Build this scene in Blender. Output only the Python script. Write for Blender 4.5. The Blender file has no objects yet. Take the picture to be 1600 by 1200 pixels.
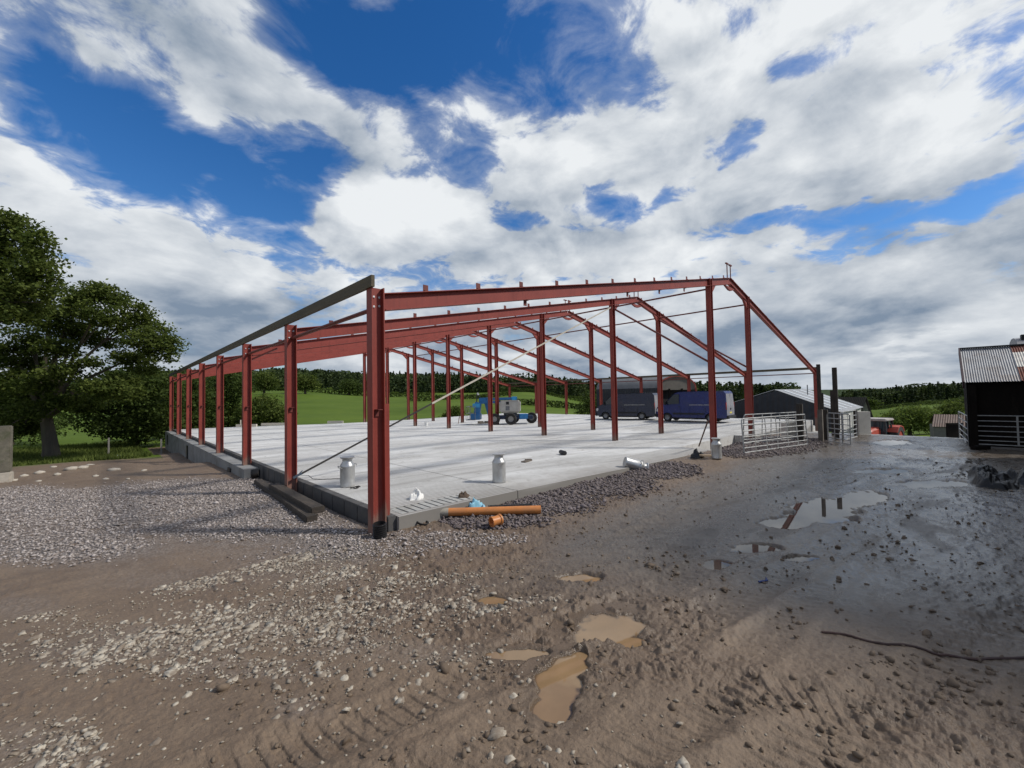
import bpy, bmesh, math, random
import numpy as np
from mathutils import Vector, Matrix
PI = math.pi
rad = math.radians
scene = bpy.context.scene
COL = scene.collection
rng = np.random.default_rng(7)
random.seed(7)

# ------------------------------------------------------------------ camera
CF, CYAW, CPITCH, CROLL = 654.98, .7656, .0298, -.0174
CAM = np.array([-3.317, -6.829, 2.04])
Fv = np.array([math.sin(CYAW)*math.cos(CPITCH), math.cos(CYAW)*math.cos(CPITCH), math.sin(CPITCH)])
Rv = np.array([math.cos(CYAW), -math.sin(CYAW), 0.])
Uv = np.cross(Rv, Fv)
Rr = Rv*math.cos(CROLL)+Uv*math.sin(CROLL)
Ur = -Rv*math.sin(CROLL)+Uv*math.cos(CROLL)
VIEW_RZ = -CYAW            # heading whose local x runs to the right as seen from the yard entrance

def ray(x, y):
    return Fv+Rr*(x-800)/CF+Ur*(600-y)/CF
def at(x, y, z):
    d = ray(x, y)
    return CAM+d*(z-CAM[2])/d[2]
def atd(x, y, dep):
    return CAM+ray(x, y)*dep

cd = bpy.data.cameras.new('camera')
cd.sensor_fit = 'HORIZONTAL'
cd.sensor_width = 36.0
cd.lens = CF/1600*36.0
cd.clip_start = .05
cd.clip_end = 20000
cam = bpy.data.objects.new('camera', cd)
COL.objects.link(cam)
cam.matrix_world = Matrix(((Rr[0], Ur[0], -Fv[0], CAM[0]), (Rr[1], Ur[1], -Fv[1], CAM[1]), (Rr[2], Ur[2], -Fv[2], CAM[2]), (0, 0, 0, 1)))
scene.camera = cam
scene.view_settings.view_transform = 'Standard'
scene.view_settings.look = 'None'
scene.view_settings.exposure = 0.0
scene.view_settings.gamma = 1.0

# ------------------------------------------------------------------ naming helpers
def tag(o, label=None, cat=None, group=None, kind=None):
    if label: o['label'] = label
    if cat: o['category'] = cat
    if group: o['group'] = group
    if kind: o['kind'] = kind
    return o
def thing(name, label, cat, loc=(0, 0, 0), rz=0., group=None):
    o = bpy.data.objects.new(name, None)
    o.empty_display_size = .2
    COL.objects.link(o)
    o.location = loc
    o.rotation_euler = (0, 0, rz)
    return tag(o, label, cat, group)
def copy_tree(o, parent=None):
    c = o.copy()
    COL.objects.link(c)
    c.parent = parent
    for ch in list(o.children):
        copy_tree(ch, c)
    return c

# ------------------------------------------------------------------ mesh builder
class MB:
    def __init__(s):
        s.v = []; s.f = []
    def add(s, vs, fs):
        n = len(s.v)
        s.v += [tuple(map(float, p)) for p in vs]
        s.f += [tuple(i+n for i in f) for f in fs]
        return s
    def bx(s, x0, x1, y0, y1, z0, z1):
        v = [(x0,y0,z0),(x1,y0,z0),(x1,y1,z0),(x0,y1,z0),(x0,y0,z1),(x1,y0,z1),(x1,y1,z1),(x0,y1,z1)]
        return s.add(v, [(0,3,2,1),(4,5,6,7),(0,1,5,4),(1,2,6,5),(2,3,7,6),(3,0,4,7)])
    def box(s, c, size, eul=(0, 0, 0)):
        from mathutils import Euler
        R = Euler(eul).to_matrix()
        hx, hy, hz = [q/2 for q in size]
        v = [Vector(c)+R@Vector((a*hx, b*hy, d*hz)) for d in (-1, 1) for a, b in ((-1,-1),(1,-1),(1,1),(-1,1))]
        return s.add(v, [(0,3,2,1),(4,5,6,7),(0,1,5,4),(1,2,6,5),(2,3,7,6),(3,0,4,7)])
    def prism(s, poly, p, q, side, up):
        # sweep 2-D polygon (a along side, b along up) from p to q
        p, q, side, up = Vector(p), Vector(q), Vector(side), Vector(up)
        n = len(poly)
        v = [p+side*a+up*b for a, b in poly]+[q+side*a+up*b for a, b in poly]
        f = [tuple(range(n-1, -1, -1)), tuple(range(n, 2*n))]
        f += [(i, (i+1) % n, n+(i+1) % n, n+i) for i in range(n)]
        return s.add(v, f)
    def beam(s, p, q, w, h, up=(0, 0, 1)):
        p, q = Vector(p), Vector(q)
        d = (q-p).normalized()
        side = d.cross(Vector(up)).normalized()
        u = side.cross(d).normalized()
        return s.prism([(-w/2,-h/2),(w/2,-h/2),(w/2,h/2),(-w/2,h/2)], p, q, side, u)
    def ibeam(s, p, q, depth, width, tf=.014, tw=.009, up=(0, 0, 1)):
        # depth measured along 'up'
        p, q = Vector(p), Vector(q)
        d = (q-p).normalized()
        side = d.cross(Vector(up)).normalized()
        u = side.cross(d).normalized()
        D, W, t = depth/2, width/2, tw/2
        poly = [(-W,-D),(W,-D),(W,-D+tf),(t,-D+tf),(t,D-tf),(W,D-tf),(W,D),(-W,D),(-W,D-tf),(-t,D-tf),(-t,-D+tf),(-W,-D+tf)]
        return s.prism(poly, p, q, side, u)
    def tube(s, pts, r, n=8, cap=True):
        pts = [Vector(p) for p in pts]
        rs = r if isinstance(r, (list, tuple)) else [r]*len(pts)
        base = len(s.v)
        ref = None
        for i, p in enumerate(pts):
            a = pts[max(i-1, 0)]; b = pts[min(i+1, len(pts)-1)]
            d = (b-a).normalized()
            if ref is None:
                ref = Vector((0, 0, 1)) if abs(d.z) < .9 else Vector((1, 0, 0))
            x = d.cross(ref)
            if x.length < 1e-4:
                x = d.orthogonal()
            x.normalize()
            y = x.cross(d).normalized()
            ref = y
            for k in range(n):
                t = 2*PI*k/n
                s.v.append(tuple(p+(x*math.cos(t)+y*math.sin(t))*rs[i]))
        for i in range(len(pts)-1):
            for k in range(n):
                a = base+i*n+k; b = base+i*n+(k+1) % n
                s.f.append((a, b, b+n, a+n))
        if cap:
            s.f.append(tuple(base+k for k in range(n-1, -1, -1)))
            e = base+(len(pts)-1)*n
            s.f.append(tuple(e+k for k in range(n)))
        return s
    def lathe(s, prof, n=24, o=(0, 0, 0), ax=(0, 0, 1)):
        ax = Vector(ax).normalized()
        x = ax.orthogonal().normalized(); y = ax.cross(x)
        o = Vector(o)
        base = len(s.v)
        for r, z in prof:
            for k in range(n):
                t = 2*PI*k/n
                s.v.append(tuple(o+ax*z+(x*math.cos(t)+y*math.sin(t))*max(r, 1e-4)))
        for i in range(len(prof)-1):
            for k in range(n):
                a = base+i*n+k; b = base+i*n+(k+1) % n
                s.f.append((a, b, b+n, a+n))
        return s
    def extrude_profile(s, poly, rings):
        # poly in (x, z); rings = list of (y, function(x, z) -> (x, y_offset, z))
        n = len(poly); base = len(s.v)
        for y, fn in rings:
            for x, z in poly:
                s.v.append(tuple(map(float, fn(x, y, z))))
        for i in range(len(rings)-1):
            for k in range(n):
                a = base+i*n+k; b = base+i*n+(k+1) % n
                s.f.append((a, b, b+n, a+n))
        s.f.append(tuple(base+k for k in range(n-1, -1, -1)))
        e = base+(len(rings)-1)*n
        s.f.append(tuple(e+k for k in range(n)))
        return s
    def build(s, name, mat, parent=None, smooth=False, loc=None, bevel=0.):
        me = bpy.data.meshes.new(name)
        me.from_pydata(s.v, [], s.f)
        me.validate()
        bm = bmesh.new(); bm.from_mesh(me)
        bmesh.ops.recalc_face_normals(bm, faces=bm.faces)
        if bevel > 0:
            es = [e for e in bm.edges if len(e.link_faces) == 2 and e.calc_face_angle(0) > .5]
            bmesh.ops.bevel(bm, geom=es, offset=bevel, segments=2, affect='EDGES', clamp_overlap=True)
        bm.to_mesh(me); bm.free()
        if smooth:
            me.polygons.foreach_set('use_smooth', [True]*len(me.polygons))
            try: me.set_sharp_from_angle(angle=rad(38))
            except Exception: pass
        me.materials.append(mat)
        o = bpy.data.objects.new(name, me)
        COL.objects.link(o)
        if parent: o.parent = parent
        if loc is not None: o.location = loc
        return o

def raw_mesh(name, verts, faces, mat, parent=None, smooth=False, attrs=None):
    """numpy mesh: faces is an (n,k) index array"""
    me = bpy.data.meshes.new(name)
    nv, (nf, k) = len(verts), faces.shape
    me.vertices.add(nv); me.vertices.foreach_set('co', np.asarray(verts, np.float32).ravel())
    me.loops.add(nf*k); me.loops.foreach_set('vertex_index', faces.astype(np.int32).ravel())
    me.polygons.add(nf); me.polygons.foreach_set('loop_start', (np.arange(nf)*k).astype(np.int32))
    me.polygons.foreach_set('loop_total', np.full(nf, k, np.int32)) if False else None
    if smooth: me.polygons.foreach_set('use_smooth', np.ones(nf, bool))
    me.update(calc_edges=True)
    for an, arr in (attrs or {}).items():
        a = me.color_attributes.new(an, 'FLOAT_COLOR', 'POINT')
        a.data.foreach_set('color', np.asarray(arr, np.float32).ravel())
    me.materials.append(mat)
    o = bpy.data.objects.new(name, me)
    COL.objects.link(o)
    if parent: o.parent = parent
    return o

# ------------------------------------------------------------------ numeric noise
def _hash(ix, iy, seed):
    h = (ix.astype(np.int64)*374761393+iy.astype(np.int64)*668265263+seed*1442695041) & 0xffffffff
    h = ((h ^ (h >> 13))*1274126177) & 0xffffffff
    h = h ^ (h >> 16)
    return (h & 0xffffff)/float(0xffffff)
def vnoise(x, y, seed=0):
    ix, iy = np.floor(x), np.floor(y)
    fx, fy = x-ix, y-iy
    fx = fx*fx*fx*(fx*(fx*6-15)+10); fy = fy*fy*fy*(fy*(fy*6-15)+10)
    a = _hash(ix, iy, seed); b = _hash(ix+1, iy, seed); c = _hash(ix, iy+1, seed); d = _hash(ix+1, iy+1, seed)
    return (a*(1-fx)+b*fx)*(1-fy)+(c*(1-fx)+d*fx)*fy
def fbm(x, y, oct=4, seed=0, gain=.5):
    t = 0; a = 1; s = 0
    for i in range(oct):
        t = t+a*vnoise(x*2**i+17.3*i, y*2**i-9.1*i, seed+i); s += a; a *= gain
    return t/s
def ridged(x, y, oct=3, seed=0):
    t = 0; a = 1; s = 0
    for i in range(oct):
        t = t+a*(1-np.abs(2*vnoise(x*2**i+3.1*i, y*2**i+7.7*i, seed+i)-1)); s += a; a *= .5
    return t/s
def sstep(a, b, x):
    t = np.clip((x-a)/(b-a), 0, 1)
    return t*t*(3-2*t)

# ------------------------------------------------------------------ material helpers
class NT:
    def __init__(s, tree): s.t = tree; s.n = tree.nodes; s.l = tree.links
    def new(s, typ, **kw):
        nd = s.n.new(typ)
        for k, v in kw.items():
            if k.startswith('i_'): nd.inputs[k[2:]].default_value = v
            else: setattr(nd, k, v)
        return nd
    def link(s, a, b): s.l.new(a, b)
    def val(s, x, sock):
        if isinstance(x, (int, float)): sock.default_value = x
        elif isinstance(x, (tuple, list)): sock.default_value = x
        else: s.l.new(x, sock)
    def math(s, op, a, b=None, c=None, clamp=False):
        nd = s.n.new('ShaderNodeMath'); nd.operation = op; nd.use_clamp = clamp
        s.val(a, nd.inputs[0])
        if b is not None: s.val(b, nd.inputs[1])
        if c is not None: s.val(c, nd.inputs[2])
        return nd.outputs[0]
    def mix(s, fac, a, b, mode='MIX'):
        nd = s.n.new('ShaderNodeMix'); nd.data_type = 'RGBA'; nd.blend_type = mode
        s.val(fac, nd.inputs[0])
        for x, k in ((a, 6), (b, 7)):
            if isinstance(x, (tuple, list)): nd.inputs[k].default_value = (*x[:3], 1)
            else: s.l.new(x, nd.inputs[k])
        return nd.outputs[2]
    def noise(s, vec, scale, detail=4, rough=.55, dist=0., out='Fac'):
        nd = s.n.new('ShaderNodeTexNoise')
        if vec is not None: s.l.new(vec, nd.inputs['Vector'])
        nd.inputs['Scale'].default_value = scale; nd.inputs['Detail'].default_value = detail
        nd.inputs['Roughness'].default_value = rough; nd.inputs['Distortion'].default_value = dist
        return nd.outputs[out]
    def smooth(s, x, a, b, lo=0., hi=1.):
        nd = s.n.new('ShaderNodeMapRange'); nd.interpolation_type = 'SMOOTHSTEP'
        s.val(x, nd.inputs[0])
        for i, q in enumerate((a, b, lo, hi)): s.val(q, nd.inputs[i+1])
        return nd.outputs[0]
    def lin(s, x, a, b, lo=0., hi=1.):
        nd = s.n.new('ShaderNodeMapRange')
        s.val(x, nd.inputs[0])
        for i, q in enumerate((a, b, lo, hi)): s.val(q, nd.inputs[i+1])
        return nd.outputs[0]
    def scale(s, vec, sc):
        nd = s.n.new('ShaderNodeMapping'); s.l.new(vec, nd.inputs[0]); nd.inputs['Scale'].default_value = sc
        return nd.outputs[0]
    def bump(s, h, strength=.3, dist=.02, nrm=None):
        nd = s.n.new('ShaderNodeBump'); s.val(h, nd.inputs['Height'])
        nd.inputs['Strength'].default_value = strength; nd.inputs['Distance'].default_value = dist
        if nrm is not None: s.l.new(nrm, nd.inputs['Normal'])
        return nd.outputs[0]
def new_mat(name):
    m = bpy.data.materials.new(name); m.use_nodes = True
    t = NT(m.node_tree)
    b = t.n['Principled BSDF']
    return m, t, b
def mk(name, col, rough=.7, metal=0., var=.18, scale=3., dirt=None, dirt_amt=.5, bump=0., bscale=40., spec=.4, stretch=None, fine=30.):
    m, t, b = new_mat(name)
    co = t.new('ShaderNodeTexCoord').outputs['Object']
    if stretch: co = t.scale(co, stretch)
    n1 = t.noise(co, scale, 6, .6, .2)
    n2 = t.noise(co, fine, 3, .6)
    c = t.mix(t.lin(n1, .3, .7), tuple(max(0, q*(1-var)) for q in col), tuple(min(1, q*(1+var)) for q in col))
    c = t.mix(t.lin(n2, .3, .75, 0, .5*var), c, tuple(q*.5 for q in col))
    if dirt:
        d = t.smooth(t.noise(co, scale*.7, 8, .65, .5), .48, .68, 0, dirt_amt)
        c = t.mix(d, c, dirt)
    t.link(c, b.inputs['Base Color'])
    t.link(t.lin(n1, .3, .7, max(.03, rough-.08), min(1, rough+.1)), b.inputs['Roughness'])
    b.inputs['Metallic'].default_value = metal
    b.inputs['Specular IOR Level'].default_value = spec
    if bump > 0:
        t.link(t.bump(t.noise(co, bscale, 5, .6), bump, .01), b.inputs['Normal'])
    return m
# ------------------------------------------------------------------ daylight: sky, clouds, sun
SUN_AZ = CYAW+rad(95)      # clockwise from +Y
SUN_EL = rad(43)
sun_dir = Vector((math.sin(SUN_AZ)*math.cos(SUN_EL), math.cos(SUN_AZ)*math.cos(SUN_EL), math.sin(SUN_EL)))
sl = bpy.data.lights.new('sun', 'SUN'); sl.energy = 3.6; sl.angle = rad(5); sl.color = (1, .955, .88)
so = bpy.data.objects.new('sun', sl); COL.objects.link(so)
so.location = (30, -30, 40)
so.rotation_euler = (-sun_dir).to_track_quat('-Z', 'Y').to_euler()

W = bpy.data.worlds.new('World'); scene.world = W; W.use_nodes = True
t = NT(W.node_tree)
for nd in list(t.n): t.n.remove(nd)
out = t.new('ShaderNodeOutputWorld')
sky = t.new('ShaderNodeTexSky', sky_type='NISHITA', sun_disc=False)
sky.sun_elevation = SUN_EL; sky.sun_rotation = SUN_AZ
sky.air_density = 1.0; sky.dust_density = .25; sky.ozone_density = 2.5
SKY_STR = .10
hs = t.new('ShaderNodeHueSaturation'); hs.inputs['Saturation'].default_value = 1.36; hs.inputs['Value'].default_value = 1.22; hs.inputs['Hue'].default_value = .508
t.link(sky.outputs[0], hs.inputs['Color'])
skyc = hs.outputs[0]
d = t.new('ShaderNodeTexCoord').outputs['Generated']
sep = t.new('ShaderNodeSeparateXYZ'); t.link(d, sep.inputs[0])
dx, dy, dz = sep.outputs
# compass bearing and height above the horizon, in degrees
bear = t.math('MULTIPLY', t.math('ARCTAN2', dx, dy), 180/PI)
elev = t.math('MULTIPLY', t.math('ARCSINE', dz), 180/PI)
be = t.new('ShaderNodeCombineXYZ'); t.link(bear, be.inputs[0]); t.link(elev, be.inputs[1])
be = be.outputs[0]
# cloud layer seen on a curved deck overhead
inv = t.math('DIVIDE', 1.0, t.math('ADD', t.math('MAXIMUM', dz, 0.), .16))
pl = t.new('ShaderNodeCombineXYZ')
t.link(t.math('MULTIPLY', dx, inv), pl.inputs[0]); t.link(t.math('MULTIPLY', dy, inv), pl.inputs[1])
pl = pl.outputs[0]
dsc = t.new('ShaderNodeVectorMath', operation='MULTIPLY'); t.link(d, dsc.inputs[0]); dsc.inputs[1].default_value = (1, 1, 1.75)
dsc = dsc.outputs[0]
def shift(v, o):
    nd = t.new('ShaderNodeVectorMath', operation='ADD'); t.link(v, nd.inputs[0]); nd.inputs[1].default_value = o
    return nd.outputs[0]
def b_e(x, y):
    r = ray(x, y); r = r/np.linalg.norm(r)
    return math.degrees(math.atan2(r[0], r[1])), math.degrees(math.asin(r[2]))
def blob_sum(blobs, warp):
    tot = None
    for (x, y, rx, ry, amp) in blobs:
        a, e = b_e(x, y)
        a1, e1 = b_e(x+rx, y); a0, e0 = b_e(x-rx, y)
        _, eu = b_e(x, y-ry); _, ed = b_e(x, y+ry)
        wa = abs(a1-a0)/2; we = abs(eu-ed)/2
        v = shift(warp, (-a, -e, 0))
        mp = t.new('ShaderNodeVectorMath', operation='MULTIPLY'); t.link(v, mp.inputs[0]); mp.inputs[1].default_value = (1/wa, 1/we, 0)
        ln = t.new('ShaderNodeVectorMath', operation='LENGTH'); t.link(mp.outputs[0], ln.inputs[0])
        g = t.smooth(ln.outputs['Value'], 1.25, .2, 0, amp)
        tot = g if tot is None else t.math('ADD', tot, g)
    return tot
# ragged edges: warp the bearing/height field with noise
wn = t.noise(pl, 1.7, 5, .55, 0., 'Color')
ws = t.new('ShaderNodeVectorMath', operation='SUBTRACT'); t.link(wn, ws.inputs[0]); ws.inputs[1].default_value = (.5, .5, .5)
wm = t.new('ShaderNodeVectorMath', operation='MULTIPLY'); t.link(ws.outputs[0], wm.inputs[0]); wm.inputs[1].default_value = (15, 10, 0)
wa_ = t.new('ShaderNodeVectorMath', operation='ADD'); t.link(be, wa_.inputs[0]); t.link(wm.outputs[0], wa_.inputs[1])
warp = wa_.outputs[0]
blobs = [
 # blue openings
 (560, 70, 190, 90, -.62), (700, 40, 110, 70, -.36), (210, 200, 150, 70, -.44), (440, 250, 130, 70, -.52), (260, 260, 90, 60, -.32),
 (850, 120, 120, 90, -.17), (1130, 225, 45, 60, -.36), (1570, 285, 120, 42, -.5), (1250, 340, 220, 26, -.46), (1000, 325, 70, 26, -.34), (1480, 330, 120, 22, -.34), (820, 335, 60, 25, -.25),
 (1290, 85, 130, 30, -.26), (60, 150, 90, 60, -.26), (420, 310, 100, 26, -.38), (330, 235, 60, 30, -.2), (1500, 75, 90, 30, -.22), (1560, 430, 90, 20, -.2), (1080, 20, 60, 60, -.14),
 # cloud banks
 (1200, 130, 420, 170, .27), (1280, 260, 330, 90, .34), (900, 240, 190, 75, .42), (640, 340, 185, 72, .62), (300, 90, 120, 60, .12),
 (80, 40, 150, 60, .12), (500, 190, 160, 45, .20), (40, 270, 140, 80, .3), (240, 395, 230, 80, .38), (1450, 420, 300, 50, .2), (900, 400, 300, 50, .3),
]
bias = blob_sum(blobs, warp)
low = t.smooth(elev, 17., 8., 0, .30)
def vor(vec, scale, det=2.5, rough=.5):
    nd = t.new('ShaderNodeTexVoronoi', feature='F1'); t.link(vec, nd.inputs['Vector'])
    nd.inputs['Scale'].default_value = scale; nd.inputs['Detail'].default_value = det; nd.inputs['Roughness'].default_value = rough
    nd.normalize = True
    return nd.outputs['Distance']
def warped(o, amt=.16):
    w_ = t.new('ShaderNodeVectorMath', operation='SCALE'); t.link(ws.outputs[0], w_.inputs[0]); w_.inputs['Scale'].default_value = amt
    nd = t.new('ShaderNodeVectorMath', operation='ADD'); t.link(shift(dsc, o), nd.inputs[0]); t.link(w_.outputs[0], nd.inputs[1])
    return nd.outputs[0]
n_big = t.noise(shift(dsc, (3.1, 1.7, 0)), 1.6, 3, .5)
n_det = t.noise(shift(dsc, (0.3, 5.2, 0)), 4.2, 10, .6, .3)
n_puf = t.noise(shift(pl, (7.3, 2.2, 0)), 6., 7, .6, .5)
bil = vor(warped((.2, .7, .1)), 5.5)
bil_s = vor(warped((.2+.035, .7-.03, .1+.06)), 5.5)
hi = t.smooth(elev, 5., 17.)
base = t.math('ADD', t.math('MULTIPLY', t.math('SUBTRACT', n_big, .5), .9), .345)
dens = t.math('ADD', t.math('ADD', base, bias), low)
dens = t.math('ADD', dens, t.math('MULTIPLY', t.math('SUBTRACT', n_det, .5), 1.0))
dens = t.math('ADD', dens, t.math('MULTIPLY', t.math('SUBTRACT', .42, bil), .6))
big = vor(warped((1.2, .3, .6), .22), 2.3, 1.5)
big_s = vor(warped((1.2+.07, .3-.06, .6+.13), .22), 2.3, 1.5)
dens = t.math('ADD', dens, t.math('MULTIPLY', t.math('SUBTRACT', .45, big), .5))
dens = t.math('ADD', dens, t.math('MULTIPLY', t.math('MULTIPLY', t.math('SUBTRACT', n_puf, .5), 1.2), hi))
# three veils: a thin translucent one round every bank, then the body
alpha = t.math('ADD', t.math('MULTIPLY', t.smooth(dens, .10, .62), .42), t.math('MULTIPLY', t.smooth(dens, .40, .60), .58))
n_up = t.noise(shift(dsc, (0.3, 5.2, .075)), 4.2, 10, .6, .3)
rel = t.math('ADD', t.math('MULTIPLY', t.math('SUBTRACT', n_det, n_up), .9), t.math('MULTIPLY', t.math('SUBTRACT', bil_s, bil), .8))
rel = t.math('ADD', rel, t.math('MULTIPLY', t.math('SUBTRACT', big_s, big), 1.0))
shade_b = blob_sum([
 (640, 315, 150, 60, .26), (770, 300, 70, 60, .10), (1200, 60, 330, 90, .14), (1450, 190, 200, 80, .14), (1030, 40, 140, 60, .1), (60, 220, 120, 80, .06), (380, 330, 90, 60, .12),
 (960, 280, 160, 45, -.08), (1250, 300, 260, 40, -.08), (260, 400, 160, 60, -.10), (600, 410, 260, 40, -.14), (1350, 500, 260, 45, -.22), (450, 480, 180, 50, -.18), (1000, 500, 200, 60, -.05),
 (120, 110, 180, 60, -.14), (1500, 560, 160, 26, -.1), (800, 560, 120, 26, .14), (1400, 545, 80, 12, .1)], warp)
thick = t.smooth(dens, .75, 1.3)
br = t.math('ADD', t.math('ADD', .74, rel), shade_b)
br = t.math('SUBTRACT', br, t.math('MULTIPLY', thick, .10))
n_soft = t.noise(shift(dsc, (1.3, 8.2, 0)), 3.2, 6, .55, .3)
br = t.math('ADD', br, t.math('MULTIPLY', t.math('SUBTRACT', n_soft, .5), .70))
br = t.math('SUBTRACT', br, t.smooth(elev, 17., 6., 0, .16))
br = t.math('MINIMUM', t.math('MAXIMUM', br, .30), 1.0)
cl = t.mix(t.lin(br, .3, .95), (.225, .295, .395), (.885, .915, .94))
bg1 = t.new('ShaderNodeBackground'); t.link(skyc, bg1.inputs[0]); bg1.inputs[1].default_value = SKY_STR
bg2 = t.new('ShaderNodeBackground'); t.link(cl, bg2.inputs[0]); bg2.inputs[1].default_value = .95
mx = t.new('ShaderNodeMixShader'); t.link(alpha, mx.inputs[0]); t.link(bg1.outputs[0], mx.inputs[1]); t.link(bg2.outputs[0], mx.inputs[2])
t.link(mx.outputs[0], out.inputs[0])
# ------------------------------------------------------------------ lie of the land
CP = np.array([(-3,-7,.1),(0,-7,.1),(-6,-5,.08),(-3,-3,-.02),(0,-1.2,-.25),(-1,3,-.27),(-2,8,-.3),(-.8,10,-.36),(-1,12,-.5),(-1,20,-.95),(-1,33,-1.35),(-8,6,-.12),(-8,13,-.3),
 (-8,20,-.75),(-8,30,-1.35),(-15,20,-1.2),(-20,10,-.35),(3,-1.5,-.24),(8,-1.5,-.24),(12,-2,-.24),(16,-3,-.24),(20,-3,-.22),(24,-5,-.2),(6,-5,-.1),(12,-6,-.16),(18,-9,-.2),
 (8,-10,0),(0,-14,.1),(-12,-6,.1),(-14,3,-.02),(24,2,-.25),(32,3,-.3),(40,15,-.5),(40,35,-1.0),(20,36,-1.3),(24,-12,-.3),(14,-18,0)], float)
def rbf(x, y):
    num = 0.; den = 1e-12
    for cx, cy, cz in CP:
        w = np.exp(-((x-cx)**2+(y-cy)**2)/(2*2.6**2))+1e-4*np.exp(-((x-cx)**2+(y-cy)**2)/(2*9.**2))
        num = num+w*cz; den = den+w
    return num/den
FAR_AZ = np.array([-180,-100,-60,-45,-30,-15,0,15,30,40,45,55,100,180.])
FAR_R = np.array([40,70,120,200,300,450,700,1300,5000.])
FAR_Z = np.array([
 [-.5,0,1,3,5,8,12,20,30],[-.8,-1,0,3,8,16,30,50,50],[-1.5,-2,-1,3,9,20,38,52,52],[-1.6,-1.8,-.6,4,10,20,42,50,50],[-1.5,-1.7,.4,5.5,10,19,42,48,44],[-1.5,-2,-.6,3,7,13,28,31,28],
 [-1.4,-2.2,-1.4,2,5,7,12,13,12],[-1.2,-2.4,-3,-3.2,-4,-2,2,5,8],[-1.2,-2.8,-4.5,-6,-8,-9,-8,0,10],[-3,-6,-9,-11,-12,-12,-8,2,18],
 [-3.0,-5.2,-7.4,-8.4,-8.2,-8.6,-6,2,16],[-3,-5,-7,-8,-8,-8.5,-6,0,10],[-1,-2,-3,-3,-2,0,3,6,10],[-.5,0,1,3,5,8,12,20,30]], float)
FWD = np.array([math.sin(CYAW), math.cos(CYAW)])
def far_z(az, r):
    rho = r*np.maximum(np.cos(np.radians(az)), .5)
    lr = np.log(np.clip(rho, 40, 5000)); LR = np.log(FAR_R)
    cols = np.stack([np.interp(lr, LR, row) for row in FAR_Z])
    i = np.clip(np.searchsorted(FAR_AZ, az)-1, 0, len(FAR_AZ)-2)
    u = (az-FAR_AZ[i])/(FAR_AZ[i+1]-FAR_AZ[i]); u = u*u*(3-2*u)
    k = np.arange(len(az))
    return cols[i, k]*(1-u)+cols[i+1, k]*u
def pxell(cx, cy, rx, ry, z=0.):
    c = at(cx, cy, z)[:2]
    a = at(cx+rx, cy, z)[:2]-at(cx-rx, cy, z)[:2]
    b = at(cx, cy-ry, z)[:2]-at(cx, cy+ry, z)[:2]
    c = (at(cx, cy-ry, z)[:2]+at(cx, cy+ry, z)[:2])/2
    return c, np.linalg.inv(np.array([a/2, b/2]).T)
def ell(x, y, E):
    c, M = E
    u = M[0,0]*(x-c[0])+M[0,1]*(y-c[1]); v = M[1,0]*(x-c[0])+M[1,1]*(y-c[1])
    return np.sqrt(u*u+v*v)
# ---- puddles: (image centre, half sizes, muddiness, groups that share a level)
PUD = [
 [(955,975,52,24),(930,985,34,16),(985,994,30,10)],
 [(872,1070,40,36),(862,1102,34,26),(888,1034,26,20),(905,1018,14,8)],
 [(806,1012,50,8)],
 [(905,888,34,8)], [(770,922,22,8)],
 [(1290,786,62,19),(1345,768,40,12),(1230,803,44,9)],
 [(1180,842,40,7)], [(1120,868,22,8)], [(1250,860,30,4)], [(1395,683,34,4)],
 [(1460,745,60,6)], [(1380,725,50,4)],
]
PUDE = [[pxell(*e, z=.0) for e in p] for p in PUD]
# ---- wheel ruts as ground polylines (image points on the ground), half width, depth, lug strength
RUT = [
 ([(300,1230),(560,1130),(760,1046),(900,975),(1040,900),(1250,800),(1440,705)], .20, .045, .022),
 ([(640,1260),(800,1150),(900,1090),(1010,1010),(1180,915),(1350,815),(1480,715)], .22, .05, .02),
 ([(980,1250),(1130,1060),(1230,960),(1345,860),(1440,770),(1500,700)], .16, .02, .014),
 ([(1200,1250),(1420,1080),(1640,960)], .2, .028, .02),
 ([(760,930),(900,880),(1000,815),(1160,757),(1330,712)], .2, .03, .018),
 ([(500,870),(640,850),(860,835),(1040,775),(1190,730)], .18, .018, .012),
 ([(-40,930),(200,880),(420,905),(650,890),(860,850)], .2, .02, .004),
 ([(900,1240),(1050,1130),(1180,1085),(1400,1150)], .2, .03, .02),
]
RUTW = []
for pts, w, dpt, lug in RUT:
    P = np.array([at(px, py, .0)[:2] for px, py in pts])
    # resample smoothly
    tt = np.linspace(0, len(P)-1, 60); idx = np.clip(tt.astype(int), 0, len(P)-2); fr = tt-idx
    Pm = np.vstack([2*P[0]-P[1], P, 2*P[-1]-P[-2]])
    p0, p1, p2, p3 = Pm[idx], Pm[idx+1], Pm[idx+2], Pm[idx+3]; f = fr[:, None]
    Q = .5*((2*p1)+(-p0+p2)*f+(2*p0-5*p1+4*p2-p3)*f*f+(-p0+3*p1-3*p2+p3)*f**3)
    RUTW.append((Q, w, dpt, lug))
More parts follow.
